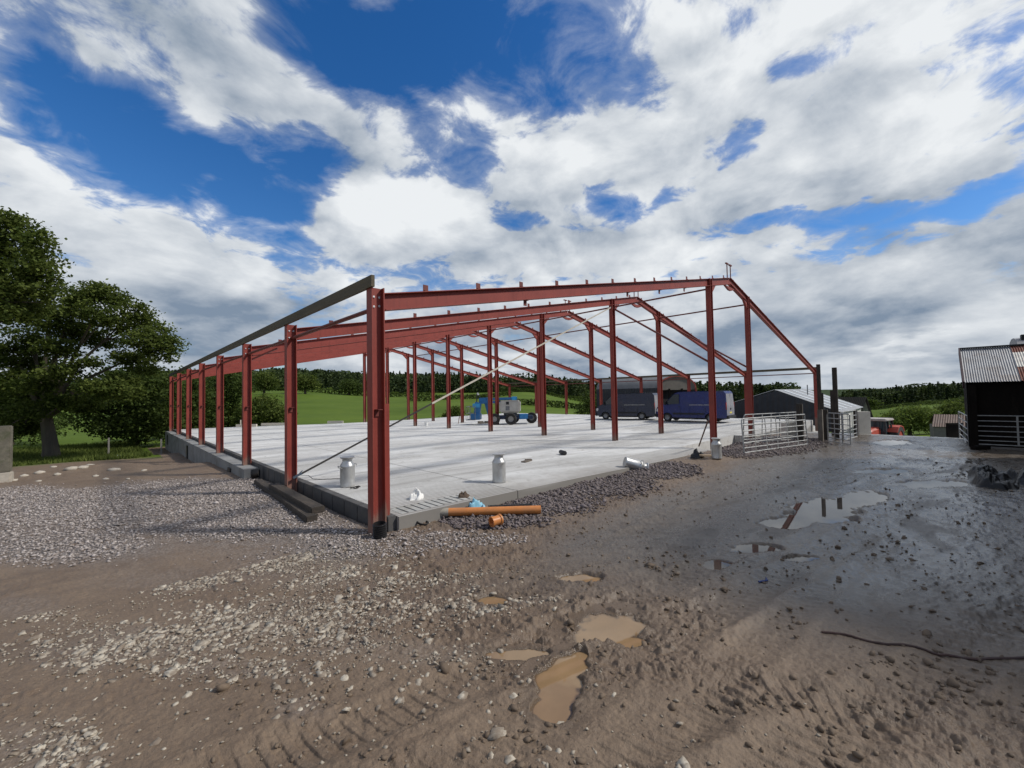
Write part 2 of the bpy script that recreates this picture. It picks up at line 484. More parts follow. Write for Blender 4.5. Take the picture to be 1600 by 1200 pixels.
def rut_field(x, y):
    z = np.zeros_like(x); inside = np.zeros_like(x)
    for Q, w, dpt, lug in RUTW:
        near = (x > Q[:,0].min()-1) & (x < Q[:,0].max()+1) & (y > Q[:,1].min()-1) & (y < Q[:,1].max()+1)
        ii = np.where(near)[0]
        if not len(ii): continue
        xx, yy = x[ii], y[ii]
        best = np.full(len(ii), 9.); s_at = np.zeros(len(ii)); sg = np.zeros(len(ii)); acc = 0.
        for a, b in zip(Q[:-1], Q[1:]):
            ab = b-a; L = np.hypot(*ab)
            tq = np.clip(((xx-a[0])*ab[0]+(yy-a[1])*ab[1])/(L*L), 0, 1)
            ex, ey = xx-a[0]-tq*ab[0], yy-a[1]-tq*ab[1]
            dd = np.hypot(ex, ey)
            m = dd < best
            best = np.where(m, dd, best); s_at = np.where(m, acc+tq*L, s_at)
            sg = np.where(m, np.sign(ab[0]*ey-ab[1]*ex), sg)
            acc += L
        wob = w*(1+.35*(vnoise(xx*1.7, yy*1.7, 31)-.5))
        q = best/wob
        core = np.exp(-q**4); rim = np.exp(-((q-1.35)/.33)**2)
        fade = .35+.65*sstep(.35, .6, fbm(xx*.8, yy*.8, 2, 77))
        ph = s_at/.115+sg*best*3.0
        l_ = sstep(-.25, .35, np.sin(2*PI*ph))
        dz = -.65*dpt*core*fade+dpt*.55*rim*(.4+1.0*fbm(xx*6, yy*6, 3, 5))*fade+.6*lug*core*(l_-.5)*fade
        z[ii] += dz; inside[ii] = np.maximum(inside[ii], core*fade)
    return z, inside
def polar(x, y):
    ex, ey = x-CAM[0], y-CAM[1]
    r = np.hypot(ex, ey)
    az = np.degrees(np.arctan2(ex, ey))-math.degrees(CYAW)
    return (az+180) % 360-180, r
def slab_in(x, y, m=0.):
    return (x > -.05+m) & (x < 34.8-m) & (y > -.2+m) & (y < 33.2-m)
def base_z(x, y):
    az, r = polar(x, y)
    zn = rbf(x, y)
    # the yard drops away past its brow
    drop = np.where(y < 1.0, np.maximum(x-24.3, 0), 0)
    zn = zn-.15*np.maximum(drop-0, 0)*sstep(0, 2.5, drop)*sstep(1., -1.5, y)
    zf = far_z(az, np.maximum(r, 1))
    k = sstep(36, 56, r)
    z = zn*(1-k)+zf*k
    und = (fbm(x/60, y/60, 3, 11)-.5)*5*sstep(60, 160, r)+(fbm(x/9, y/9, 3, 12)-.5)*.35*sstep(38, 60, r)
    return z+und
def wet_mask(x, y):
    m = sstep(-1.9, -3.1, y-.05*(x-4)+1.1*(fbm(x*.45, y*.45, 3, 3)-.5))*sstep(-.6, 2.6, x+1.4*(fbm(x*.6, y*.6, 3, 4)-.5)+.25*(y+5))
    return m
def ground_z(x, y, full=False):
    x = np.asarray(x, float); y = np.asarray(y, float)
    az, r = polar(x, y)
    z = base_z(x, y)
    near = sstep(46, 24, r)
    wet = wet_mask(x, y)
    rz, rin = rut_field(x, y)
    n0 = (fbm(x*.55, y*.55, 3, 21)-.5)*.10
    n1 = (fbm(x*2.1, y*2.1, 4, 22)-.5)*.034
    rd = ridged(x*3.3+.4*vnoise(x*2, y*2, 8), y*3.3, 4, 23)
    lump = np.maximum(fbm(x*8.5, y*8.5, 4, 24)-.55, 0)*.12
    clod = np.maximum(vnoise(x*19, y*19, 26)-.6, 0)*.04*sstep(.48, .66, fbm(x*1.3, y*1.3, 2, 27))
    wx_ = x+.06*vnoise(x*6, y*6, 97); wy_ = y+.06*vnoise(x*6+5, y*6, 98)
    shp = ridged(wx_*8.5, wy_*8.5, 4, 29); shp2 = np.maximum(ridged(wx_*17, wy_*17, 2, 30)-.5, 0)
    cl_ = sstep(.35, .6, fbm(x*1.1, y*1.1, 3, 99))
    sharp = ((.62-shp)*.046*(.3+.7*cl_)-shp2*.026)
    fine = (fbm(x*26, y*26, 3, 25, .6)-.5)*.016
    mud = sstep(.44, .62, fbm(x*.7+4, y*.7, 3, 28)+.34*(sstep(-3.6, -1.2, x-.35*(y+5))-.62)-.10*sstep(-3, -1.2, y))
    rough = (.12+.88*mud)
    smoothy = 1-.72*wet
    # wind-rowed slurry ripples on the wet yard
    rip = ((ridged(x*1.7-y*.9+.3*vnoise(x*2, y*2, 43), y*6.5+x*2.2, 4, 41)-.5)*.034+(ridged(x*4.5-y*2, y*13+x*4, 3, 42)-.5)*.012)*wet*(.35+.65*sstep(.42, .6, fbm(x*.5, y*.9, 3, 44)))
    z = z+near*(n0*.7*(1-.6*wet)+n1*(.5+.5*rough)*(1-.45*wet)+(rd-.55)*.020*rough*smoothy+lump*rough*smoothy+clod*(1-.4*wet)+sharp*(.22+.78*rough)*(1-.55*wet)+fine*(.6+.5*rough)*(1-.35*wet)+rip+rz*(1-.35*wet))
    z = z+.30*np.exp(-(((x+4.2)/3.2)**2+((y-16.8)/2.2)**2))*(.6+.8*fbm(x*1.2, y*1.2, 3, 61))
    # puddles
    pm_all = np.zeros_like(x)
    for i, (E, lv) in enumerate(zip(PUDE, PUDL)):
        dmin = np.min([ell(x, y, e) for e in E], axis=0)
        ii = np.where(dmin < 2.2)[0]
        if not len(ii): continue
        xx, yy = x[ii], y[ii]
        q = dmin[ii]+.75*(fbm(xx*4.2, yy*4.2, 4, 60+i)-.5)+.25*(fbm(xx*15, yy*15, 2, 80+i)-.5)
        pm = sstep(1.12, .72, q)
        zz = z[ii]*(1-pm)+(lv-.035)*pm
        zz = np.where((q > 1.0), np.maximum(zz, lv+.006), zz)
        zz = np.where((q < .9), np.minimum(zz, lv-.012+.0*zz), zz)
        z[ii] = np.where(dmin[ii] < 1.9, zz, z[ii])
        pm_all[ii] = np.maximum(pm_all[ii], sstep(1.9, .9, q))
    s = slab_in(x, y, .12)
    z = np.where(s, -.75+np.minimum(z, 0)*.5, z)
    if full: return z, wet, rin, pm_all
    return z
PUDL = [0]*len(PUD)
_c = [np.mean([e[0] for e in E], axis=0) for E in PUDE]
_cz = base_z(np.array([c[0] for c in _c]), np.array([c[1] for c in _c]))
PUDL = [float(v)-.03 for v in _cz]

# ---- stone cover (image ellipses on the ground)
GREY = [pxell(*e, z=-.2) for e in [(90,850,200,34),(60,790,160,40),(190,800,330,48),(400,815,210,52),(330,760,200,22),(560,850,150,30),(700,845,120,16)]]
PALE = [pxell(*e, z=.02) for e in [(470,950,210,42),(250,985,150,34),(620,925,150,28),(30,925,70,24),(60,1160,110,50),(540,985,120,26),(660,1005,110,22),(720,935,100,18),(480,865,150,30),(470,1095,50,26),(120,1010,90,28),(380,1030,160,20),(830,925,50,12),(280,880,160,22),(600,890,200,18)]]
STRIP = [pxell(*e, z=-.22) for e in [(860,785,80,20),(940,758,80,20),(1030,735,60,13),(1210,690,70,16),(1170,704,50,10),(760,815,100,14),(1250,672,30,8)]]
def gsum(x, y, L, a=1.35, b=.35):
    return np.max([sstep(a, b, ell(x, y, e)) for e in L], axis=0)

# ---- the sheet
def ring_radii():
    r = [.25, .6, 1.0, 1.3, 1.55]
    while r[-1] < 60:
        q = r[-1]
        r.append(q+max(.0042, min(q*q/1050., .0065*q+.012)))
    while r[-1] < 6000: r.append(r[-1]*1.035)
    return np.array(r)
RR = ring_radii()
AZ = np.concatenate([np.linspace(-58, 58, 1250), np.linspace(58, 302, 70)[1:-1]])
A2 = np.radians(AZ)+CYAW
gx = CAM[0]+RR[:, None]*np.sin(A2)[None]; gy = CAM[1]+RR[:, None]*np.cos(A2)[None]
gxf, gyf = gx.ravel(), gy.ravel()
gz, gwet, grut, gpm = ground_z(gxf, gyf, True)
gaz, gr = polar(gxf, gyf)
g_grey = gsum(gxf, gyf, GREY); g_pale = gsum(gxf, gyf, PALE); g_strip = gsum(gxf, gyf, STRIP)
depth = gr*np.cos(np.radians(gaz))
jit = 5*(fbm(gxf/4, gyf/4, 3, 91)-.5)
grass = np.where(gaz < 0, np.maximum(sstep(29, 31.5, gr+jit*.6)*((gxf < -1.2)), sstep(46, 47, gr)), 0)
grass = np.maximum(grass, ((gyf > 35.5+jit*.3) & (gr > 30))*1.)
grass = np.maximum(grass, sstep(50, 53, gr+jit*.5))
grass = np.maximum(grass, ((gxf < -14+jit) & (gr > 22))*1.)
grass = np.maximum(grass, ((np.abs(gaz) > 75) & (gr > 25+jit))*1.)
ramp = sstep(24.0, 24.6, gxf)*(gyf < 2)*(gr < 56)
zone = np.stack([np.clip(g_grey*.9+g_pale*.25+g_strip*.8, 0, 1), gwet, grass, np.clip(gpm, 0, 1)], 1)
gmud = sstep(.44, .62, fbm(gxf*.7+4, gyf*.7, 3, 28)+.34*(sstep(-3.6, -1.2, gxf-.35*(gyf+5))-.62)-.10*sstep(-3, -1.2, gyf))*(1-gwet)
SHEEN = [pxell(*e, z=-.05) for e in [(1330,790,170,50),(1430,722,110,34),(1190,850,150,34),(1470,860,170,60),(1290,905,150,40),(1500,770,90,50)]]
sheen = gsum(gxf, gyf, SHEEN, 1.5, .3)
zone2 = np.stack([ramp, sheen, sstep(300, 700, gr), gmud], 1)
nr, na = len(RR), len(AZ)
I = np.arange(nr*na).reshape(nr, na)
Jn = np.roll(I, -1, axis=1)
quads = np.stack([I[:-1], I[1:], Jn[1:], Jn[:-1]], -1).reshape(-1, 4)[:, ::-1]

m, t, b = new_mat('mud_and_grass')
geo = t.new('ShaderNodeNewGeometry').outputs['Position']
za = t.new('ShaderNodeVertexColor', layer_name='zone'); zs = t.new('ShaderNodeSeparateColor'); t.link(za.outputs[0], zs.inputs[0])
zb = t.new('ShaderNodeVertexColor', layer_name='zone2'); zs2 = t.new('ShaderNodeSeparateColor'); t.link(zb.outputs[0], zs2.inputs[0])
grav, wet, gra = zs.outputs; pud = za.outputs[1]
rmp, rut, wood = zs2.outputs
nA = t.noise(geo, .7, 6, .6, .4); nB = t.noise(geo, 4.5, 6, .62, .3); nC = t.noise(geo, 34, 8, .70); nD = t.noise(geo, 110, 3, .6)
mudc = t.mix(t.lin(nA, .3, .7), (.130, .086, .053), (.208, .146, .094))
mudc = t.mix(t.lin(nB, .35, .7, 0, .6), mudc, (.245, .178, .120))
mudc = t.mix(t.lin(nC, .35, .7, .5, 0), mudc, (.058, .040, .028))
mudc = t.mix(t.smooth(nD, .62, .72, 0, .35), mudc, (.27, .235, .19))
gvor = t.new('ShaderNodeTexVoronoi'); t.link(geo, gvor.inputs['Vector']); gvor.inputs['Scale'].default_value = 30
gsp = t.new('ShaderNodeSeparateColor'); t.link(gvor.outputs['Color'], gsp.inputs[0])
gcol = t.mix(gsp.outputs[0], (.13, .11, .105), (.30, .27, .25))
gcol = t.mix(t.smooth(gvor.outputs['Distance'], .35, .75, 0, .8), gcol, (.05, .042, .036))
c = t.mix(t.math('MULTIPLY', grav, t.smooth(nB, .3, .5)), mudc, gcol)
c = t.mix(t.math('MULTIPLY', zb.outputs[1], t.lin(nB, .35, .65, .1, .5)), c, (.122, .081, .051))
wetc = t.mix(t.lin(nB, .3, .7), (.080, .063, .048), (.150, .122, .096))
c = t.mix(t.math('MULTIPLY', zb.outputs[1], t.lin(nB, .35, .65, .1, .5)), c, (.122, .081, .051))
wetc = t.mix(t.lin(nC, .4, .75, .45, 0), wetc, (.03, .025, .021))
c = t.mix(wet, c, wetc)
c = t.mix(t.math('MULTIPLY', pud, .7), c, (.085, .058, .036))
rc = t.mix(t.lin(nA, .3, .7), (.20, .195, .185), (.29, .285, .27))
c = t.mix(rmp, c, rc)
gn = t.noise(geo, .045, 5, .6, .3); gn2 = t.noise(geo, .6, 4, .6)
gc = t.mix(t.lin(gn, .3, .7), (.062, .098, .012), (.105, .150, .022))
gc = t.mix(t.lin(gn2, .35, .7, 0, .4), gc, (.045, .085, .014))
gc = t.mix(wood, gc, (.030, .048, .017))
c = t.mix(gra, c, gc)
t.link(c, b.inputs['Base Color'])
# gloss: dry crust to standing film
film = t.smooth(t.noise(t.scale(geo, (.6, 1.5, 1)), 1.0, 8, .66, .6), .36, .54)
mudm = zb.outputs[1]
dry = t.math('SUBTRACT', t.lin(nB, .3, .7, .46, .74), t.math('MULTIPLY', mudm, t.lin(nC, .35, .65, .08, .26)))
film = t.math('MULTIPLY', film, t.lin(rut, 0, 1, .50, 1.))
rr = t.mix(t.math('MULTIPLY', wet, film), dry, (.07, .07, .07))
rr = t.mix(t.math('MULTIPLY', wet, t.lin(rut, 0, 1, .32, .5)), rr, (.16, .16, .16))
rr = t.mix(t.math('MULTIPLY', pud, .8), rr, (.22, .22, .22))
rr = t.mix(t.math('MAXIMUM', grav, gra), rr, (.85, .85, .85))
t.link(rr, b.inputs['Roughness'])
t.link(t.lin(gra, 0, 1, .5, .06), b.inputs['Specular IOR Level'])
hgt = t.math('ADD', t.math('MULTIPLY', nC, .6), t.math('MULTIPLY', nD, .35))
hgt = t.math('ADD', hgt, t.math('MULTIPLY', t.math('MULTIPLY', gvor.outputs['Distance'], grav), -1.2))
bs = t.math('SUBTRACT', t.lin(wet, 0, 1, .8, .48), t.math('MULTIPLY', t.math('MULTIPLY', wet, film), .30))
bn = t.new('ShaderNodeBump'); t.link(hgt, bn.inputs['Height']); t.link(bs, bn.inputs['Strength']); bn.inputs['Distance'].default_value = .022
t.link(bn.outputs[0], b.inputs['Normal'])
G = raw_mesh('ground', np.stack([gxf, gyf, gz], 1), quads, m, smooth=True, attrs={'zone': zone, 'zone2': zone2})
tag(G, kind='structure')
del gx, gy

# ---- puddle water
def water_mat(name, col, rough):
    m, t, b = new_mat(name)
    b.inputs['Base Color'].default_value = (*col, 1)
    b.inputs['Roughness'].default_value = rough
    b.inputs['IOR'].default_value = 1.5
    b.inputs['Specular IOR Level'].default_value = .5
    geo = t.new('ShaderNodeNewGeometry').outputs['Position']
    n = t.noise(geo, 2.2, 4, .6, .4)
    da = t.new('ShaderNodeVertexColor', layer_name='depth').outputs[0]; ds = t.new('ShaderNodeSeparateColor'); t.link(da, ds.inputs[0])
    wc = t.mix(t.lin(n, .3, .7), tuple(q*.82 for q in col), tuple(q*1.12 for q in col))
    t.link(t.mix(ds.outputs[0], (.088, .060, .038), wc), b.inputs['Base Color'])
    t.link(t.bump(t.noise(geo, 5, 2, .5), .015, .01), b.inputs['Normal'])
    return m
MUDW = water_mat('muddy_water', (.235, .152, .080), .02)
DARKW = water_mat('yard_water', (.10, .08, .062), .015)
for i, (E, lv) in enumerate(zip(PUDE, PUDL)):
    cs = []
    for c0, Mi in E:
        Ai = np.linalg.inv(Mi); e_ = np.sqrt((Ai**2).sum(1))*1.5
        cs += [c0-e_, c0+e_]
    lo, hi_ = np.min(cs, 0), np.max(cs, 0); n = 90
    X, Y = np.meshgrid(np.linspace(lo[0], hi_[0], n), np.linspace(lo[1], hi_[1], n))
    xf, yf = X.ravel(), Y.ravel()
    dm = np.min([ell(xf, yf, e) for e in E], axis=0); dp = lv-ground_z(xf, yf)
    ok = (dp > -.012) & (dm < 1.45)
    I_ = np.arange(n*n).reshape(n, n)
    F = np.stack([I_[:-1,:-1], I_[:-1,1:], I_[1:,1:], I_[1:,:-1]], -1).reshape(-1, 4)
    F = F[ok[F].any(1)]
    use = np.unique(F); rm = np.full(n*n, -1); rm[use] = np.arange(len(use))
    dd = sstep(.001, .028, dp[use]); sh = np.stack([dd, dd, dd, np.ones_like(dd)], 1)
    o = raw_mesh('puddle', np.stack([xf[use], yf[use], np.full(len(use), lv)], 1), rm[F], MUDW if i < 5 else DARKW, attrs={'depth': sh})
    tag(o, kind='structure')

# ---- loose stones
_ico = bmesh.new(); bmesh.ops.create_icosphere(_ico, subdivisions=1, radius=1)
ICO_V = np.array([v.co[:] for v in _ico.verts]); ICO_F = np.array([[v.index for v in f.verts] for f in _ico.faces]); _ico.free()
_ico = bmesh.new(); bmesh.ops.create_icosphere(_ico, subdivisions=2, radius=1)
ICO2_V = np.array([v.co[:] for v in _ico.verts]); ICO2_F = np.array([[v.index for v in f.verts] for f in _ico.faces]); _ico.free()
OCT_V = np.array([(1,0,0),(-1,0,0),(0,1,0),(0,-1,0),(0,0,1),(0,0,-1)], float)
OCT_F = np.array([(0,2,4),(2,1,4),(1,3,4),(3,0,4),(2,0,5),(1,2,5),(3,1,5),(0,3,5)])
CHIP_V = np.concatenate([np.stack([np.cos(np.arange(6)*PI/3), np.sin(np.arange(6)*PI/3), np.full(6, .75)], 1)*np.array([.86, .86, 1]), np.stack([np.cos(np.arange(6)*PI/3+.2), np.sin(np.arange(6)*PI/3+.2), np.full(6, -.8)], 1)])
CHIP_F = np.array([(0,1,2),(0,2,3),(0,3,5),(3,4,5)]+[q for i in range(6) for q in ((i, 6+i, (i+1) % 6), ((i+1) % 6, 6+i, 6+(i+1) % 6))])
def stones(name, x, y, size, mat, tint, V=ICO_V, Fc=ICO_F, flat=.6, sink=.3, smooth=False, rough=.28):
    n = len(x); nv = len(V)
    z = ground_z(x, y)
    ang = rng.uniform(0, 2*PI, n); tilt = rng.normal(0, .25, (n, 2))
    asp = rng.uniform(.6, 1.0, n); fl = flat*rng.uniform(.6, 1.35, n)
    P = V[None]*(1+rng.uniform(-rough, rough, (n, nv, 1)))
    P = P*np.stack([size, size*asp, size*fl], 1)[:, None, :]
    P[:, :, 2] += P[:, :, 0]*tilt[:, :1]+P[:, :, 1]*tilt[:, 1:]
    ca, sa = np.cos(ang)[:, None], np.sin(ang)[:, None]
    Q = np.stack([P[:,:,0]*ca-P[:,:,1]*sa+x[:,None], P[:,:,0]*sa+P[:,:,1]*ca+y[:,None], P[:,:,2]+(z+size*fl*(1-2*sink))[:,None]], -1)
    faces = (Fc[None]+(np.arange(n)*nv)[:, None, None]).reshape(-1, 3)
    tc = np.repeat(np.stack([tint, rng.uniform(0, 1, n), np.zeros(n), np.ones(n)], 1), nv, axis=0)
    return raw_mesh(name, Q.reshape(-1, 3), faces, mat, smooth=smooth, attrs={'tint': tc})
def stone_mat(name, dark, light, mud, rough=.75):
    m, t, b = new_mat(name)
    a = t.new('ShaderNodeVertexColor', layer_name='tint'); s = t.new('ShaderNodeSeparateColor'); t.link(a.outputs[0], s.inputs[0])
    geo = t.new('ShaderNodeNewGeometry').outputs['Position']
    c = t.mix(s.outputs[0], dark, light)
    c = t.mix(t.smooth(t.noise(geo, 14, 5, .6), .42, .62, 0, .82), c, mud)
    t.link(c, b.inputs['Base Color']); b.inputs['Roughness'].default_value = rough
    t.link(t.bump(t.noise(geo, 70, 3, .6), .4, .006), b.inputs['Normal'])
    return m
GREYST = stone_mat('grey_stone', (.165, .135, .125), (.48, .43, .40), (.17, .138, .115))
PURPST = stone_mat('purple_stone', (.055, .044, .047), (.20, .165, .165), (.12, .092, .078))
PALEST = stone_mat('pale_stone', (.22, .185, .145), (.46, .41, .33), (.15, .112, .08))
MUDST = stone_mat('mud_clod', (.080, .055, .036), (.152, .110, .074), (.122, .086, .057), .8)
def scatter(n, x0, x1, y0, y1, dens, seed):
    x = rng.uniform(x0, x1, n); y = rng.uniform(y0, y1, n)
    p = dens(x, y)
    k = (rng.uniform(0, 1, n) < p) & ~slab_in(x, y, -.02)
    return x[k], y[k]
def d_grey(x, y):
    return gsum(x, y, GREY, 1.25, .55)*sstep(.34, .52, fbm(x*.8, y*.8, 4, 51)+.18*gsum(x, y, GREY, 1, .3))
x, y = scatter(135000, -11, 3.5, -3.2, 13.5, d_grey, 1)
sz = rng.gamma(4, .0042, len(x))+.006
tag(stones('gravel', x, y, sz, GREYST, rng.beta(2, 1.6, len(x)), OCT_V, OCT_F, .42, .2, rough=.42), 'loose grey crushed stone spread beside the concrete floor', 'gravel', kind='stuff')
def d_pale(x, y):
    pn = sstep(.42, .58, fbm(x*1.5+y*.7, y*2.1, 4, 52))
    return np.clip(gsum(x, y, PALE, 1.3, .3)*(.08+.92*pn)+(.010+.05*sstep(.5, .62, fbm(x*2, y*2, 3, 53)))*sstep(.2, -1.4, x-.3*(y+4)), 0, 1)*(1-wet_mask(x, y))
x, y = scatter(85000, -9, 2.5, -6.3, -.2, d_pale, 2)
rr_ = np.hypot(x-CAM[0], y-CAM[1])
sz = rng.gamma(2.6, .0048, len(x))+.005+.010*(rng.uniform(0, 1, len(x)) > .95)
k = (rr_ > 1.3) & (rng.uniform(0, 1, len(x)) < .72)
tag(stones('pale_stones', x[k], y[k], sz[k], PALEST, rng.beta(2, 1.4, k.sum()), CHIP_V, CHIP_F, .34, .42, rough=.42), 'pale buff crushed stones trodden into the brown mud in bands', 'stones', kind='stuff')
def d_chip(x, y):
    return np.clip(gsum(x, y, PALE, 1.9, .2)*sstep(.36, .6, fbm(x*1.2+y*.5, y*1.8, 4, 58))*.7+.05*sstep(.6, -1.4, x-.3*(y+4))+.004, 0, 1)*(1-wet_mask(x, y))
x, y = scatter(80000, -8.5, 2.5, -6.5, -.2, d_chip, 21)
k = np.hypot(x-CAM[0], y-CAM[1]) > 1.2
sz = rng.gamma(2.4, .0032, len(x))+.004
tag(stones('stone_chips', x[k], y[k], sz[k], PALEST, rng.beta(1.3, 1.8, k.sum()), OCT_V, OCT_F, .5, .2, rough=.4), 'small buff stone chips scattered over the brown mud', 'stone chips', kind='stuff')
def d_crumb(x, y):
    return wet_mask(x, y)*np.clip(.16*sstep(.48, .64, fbm(x*1.1, y*2.4, 4, 56))+.012, 0, 1)*np.clip(5/np.hypot(x-CAM[0], y-CAM[1]), .12, 1)
x, y = scatter(90000, -1, 24, -12, -2.2, d_crumb, 22)
pmm = np.min([np.min([ell(x, y, e) for e in E], axis=0) for E in PUDE], axis=0)
k = (pmm > 1.1) & (np.hypot(x-CAM[0], y-CAM[1]) > 1.4); x, y = x[k], y[k]
sz = rng.gamma(2.2, .0058, len(x))+.004
tag(stones('mud_crumbs', x, y, sz, MUDST, rng.uniform(0, .7, len(x)), OCT_V, OCT_F, .38, .25, rough=.45), 'flat dark crumbs of mud scattered over the wet yard', 'mud crumbs', kind='stuff')
def d_strip(x, y):
    return gsum(x, y, STRIP, 1.3, .6)
x, y = scatter(70000, 1, 21, -3.6, .4, d_strip, 3)
sz = rng.gamma(3.5, .0062, len(x))+.010
tag(stones('purple_stones', x, y, sz, PURPST, rng.beta(1.6, 2, len(x)), OCT_V, OCT_F, .5, .15, rough=.4), 'dark purple broken stone heaped along the edge of the concrete floor', 'stones', kind='stuff')
def d_clod(x, y):
    _, rin = rut_field(x, y)
    return np.clip(.35*sstep(.54, .68, fbm(x*1.2, y*1.2, 4, 54))+.35*rin*sstep(.45, .6, vnoise(x*5, y*5, 55))+.02, 0, 1)*(1-.93*wet_mask(x, y))*sstep(-4, -1.2, x-.35*(y+5))
x, y = scatter(60000, -6, 9, -8.5, -1.2, d_clod, 4)
rr_ = np.hypot(x-CAM[0], y-CAM[1])
pmm = np.min([np.min([ell(x, y, e) for e in E], axis=0) for E in PUDE], axis=0)
k = (rr_ > 1.4) & (pmm > 1.15)
sz = rng.gamma(2.6, .0044, len(x))+.005
tag(stones('mud_clods', x[k], y[k], sz[k], MUDST, rng.uniform(0, 1, k.sum()), ICO_V, ICO_F, .65, .4, rough=.34), 'brown mud clods and mud coated stones churned up along the wheel ruts', 'mud clods', kind='stuff')
# ------------------------------------------------------------------ concrete floor
BAY = 4.715; XB, XC, XD = 14.82, 19.63, 34.5
ZA, ZB, ZD, XAP, ZAP = 3.92, 6.85, 3.68, 17.23, 7.36
NFR = 8; LEN = BAY*7
def slab_z(x):
    return -.24*float(sstep(0, 15, np.array(x)))+.12*float(sstep(19, 34, np.array(x)))
m, t, b = new_mat('brushed_concrete')
geo = t.new('ShaderNodeNewGeometry').outputs['Position']
sp = t.new('ShaderNodeSeparateXYZ'); t.link(geo, sp.inputs[0])
gx_, gy_, gz_ = sp.outputs
n1 = t.noise(t.scale(geo, (.25, 1.6, 1)), 1.0, 6, .6, .3); n2 = t.noise(geo, .35, 5, .6, .5); n3 = t.noise(geo, 60, 3, .6); n4 = t.noise(geo, 3, 6, .65, .6)
c = t.mix(t.lin(n1, .3, .7), (.45, .445, .425), (.65, .645, .625))
c = t.mix(t.smooth(n2, .42, .66, 0, .55), c, (.70, .70, .685))
c = t.mix(t.smooth(n4, .54, .74, 0, .65), c, (.24, .225, .20))
c = t.mix(t.lin(n3, .4, .8, 0, .35), c, (.22, .21, .195))
# dirty strip of trodden mud near the yard edge
mudn = t.smooth(t.math('ADD', gy_, t.math('MULTIPLY', t.math('SUBTRACT', n4, .5), 2.4)), 1.6, -.3, 0, .6)
c = t.mix(mudn, c, (.19, .165, .14))
def line_mask(coord, period, width, off=0.):
    f = t.math('FRACT', t.math('ADD', t.math('DIVIDE', t.math('ADD', coord, off), period), 100.))
    dlt = t.math('ABSOLUTE', t.math('SUBTRACT', f, .5))
    return t.smooth(dlt, .5-width/period, .5-width/period*.4)
jnt = t.math('MAXIMUM', line_mask(gx_, 6.2, .02, -3.17), line_mask(gy_, 4.715, .02, 1.6))
c = t.mix(t.math('MULTIPLY', jnt, .5), c, (.09, .085, .08))
# long streaks of trodden slurry and tyre marks
st_ = t.noise(t.scale(geo, (.12, 2.6, 1)), 1.3, 7, .62, .5); st2 = t.noise(t.scale(geo, (.9, .9, 1)), .9, 8, .66, 1.2)
c = t.mix(t.smooth(st_, .50, .68, 0, .55), c, (.25, .24, .22))
c = t.mix(t.smooth(st2, .56, .72, 0, .5), c, (.30, .275, .24))
c = t.mix(t.smooth(t.noise(geo, 14, 4, .7), .6, .78, 0, .5), c, (.20, .185, .165))
# grooved bands run parallel to the yard edge
gro = t.math('FRACT', t.math('DIVIDE', gy_, .105))
gmask = t.math('MULTIPLY', t.smooth(t.noise(t.scale(geo, (.13, .4, 1)), 1., 2, .5), .42, .5), t.smooth(gy_, 16., 6.))
near_ = t.math('MULTIPLY', t.smooth(gy_, 3.4, 2.8), t.smooth(gx_, 3.2, 3.1))
gmask = t.math('MAXIMUM', gmask, near_)
gl = t.math('MULTIPLY', t.smooth(t.math('ABSOLUTE', t.math('SUBTRACT', gro, .5)), .26, .36), gmask)
c = t.mix(t.math('MULTIPLY', gl, .8), c, (.17, .155, .135))
t.link(c, b.inputs['Base Color'])
t.link(t.lin(n2, .3, .7, .62, .85), b.inputs['Roughness'])
hh = t.math('SUBTRACT', t.math('ADD', t.math('MULTIPLY', n3, .15), t.math('MULTIPLY', n1, .3)), t.math('ADD', t.math('MULTIPLY', gl, .8), jnt))
t.link(t.bump(hh, .4, .01), b.inputs['Normal'])
CONC = m
CONC2 = mk('cast_concrete', (.36, .355, .335), .85, 0, .2, 2.2, (.20, .185, .16), .7, .5, 30.)
CONC3 = mk('grey_concrete_wall', (.22, .22, .215), .85, 0, .2, 1.6, (.12, .105, .09), .7, .4, 30.)
DARKB = mk('dark_concrete_block', (.075, .073, .072), .9, 0, .25, 3., (.13, .11, .09), .5, .5, 40.)
PIT = mk('slurry_pit', (.012, .011, .010), .9)
xs = [.30, 3.18]+[3.18+2.2*i for i in range(1, 15)]+[34.8]
mb = MB()
SLX0, SLX1, SLY0, SLY1 = .42, 2.10, -.06, .42       # slatted corner
def slab_piece(x0, x1, y0, y1):
    z0, z1 = slab_z(x0), slab_z(x1)
    v = [(x0,y0,-1.1),(x1,y0,-1.1),(x1,y1,-1.1),(x0,y1,-1.1),(x0,y0,z0),(x1,y0,z1),(x1,y1,z1),(x0,y1,z0)]
    mb.add(v, [(0,3,2,1),(4,5,6,7),(0,1,5,4),(1,2,6,5),(2,3,7,6),(3,0,4,7)])
slab_piece(.30, SLX0, -.2, LEN+.2); slab_piece(SLX0, SLX1, -.2, SLY0); slab_piece(SLX0, SLX1, SLY1, LEN+.2); slab_piece(SLX1, 3.16, -.2, LEN+.2)
for a, c_ in zip(xs[1:-1], xs[2:]):
    slab_piece(a, c_, -.2 if c_ < 15 else (1.2 if c_ < 21 else .3), LEN+.2)
fl = mb.build('concrete_floor', CONC); tag(fl, kind='structure')
sl_t = thing('slatted_panel', 'slotted concrete drain panel let into the near corner of the floor', 'drain', ((SLX0+SLX1)/2, (SLY0+SLY1)/2, 0))
mb = MB(); wx = (SLX1-SLX0)/2; wy = (SLY1-SLY0)/2
nb = 11; pit = (2*wx)/nb
for i in range(nb):
    mb.bx(-wx+i*pit+.022, -wx+(i+1)*pit-.022, -wy+.002, wy-.002, -.16, -.006)
mb.build('slats', CONC2, sl_t)
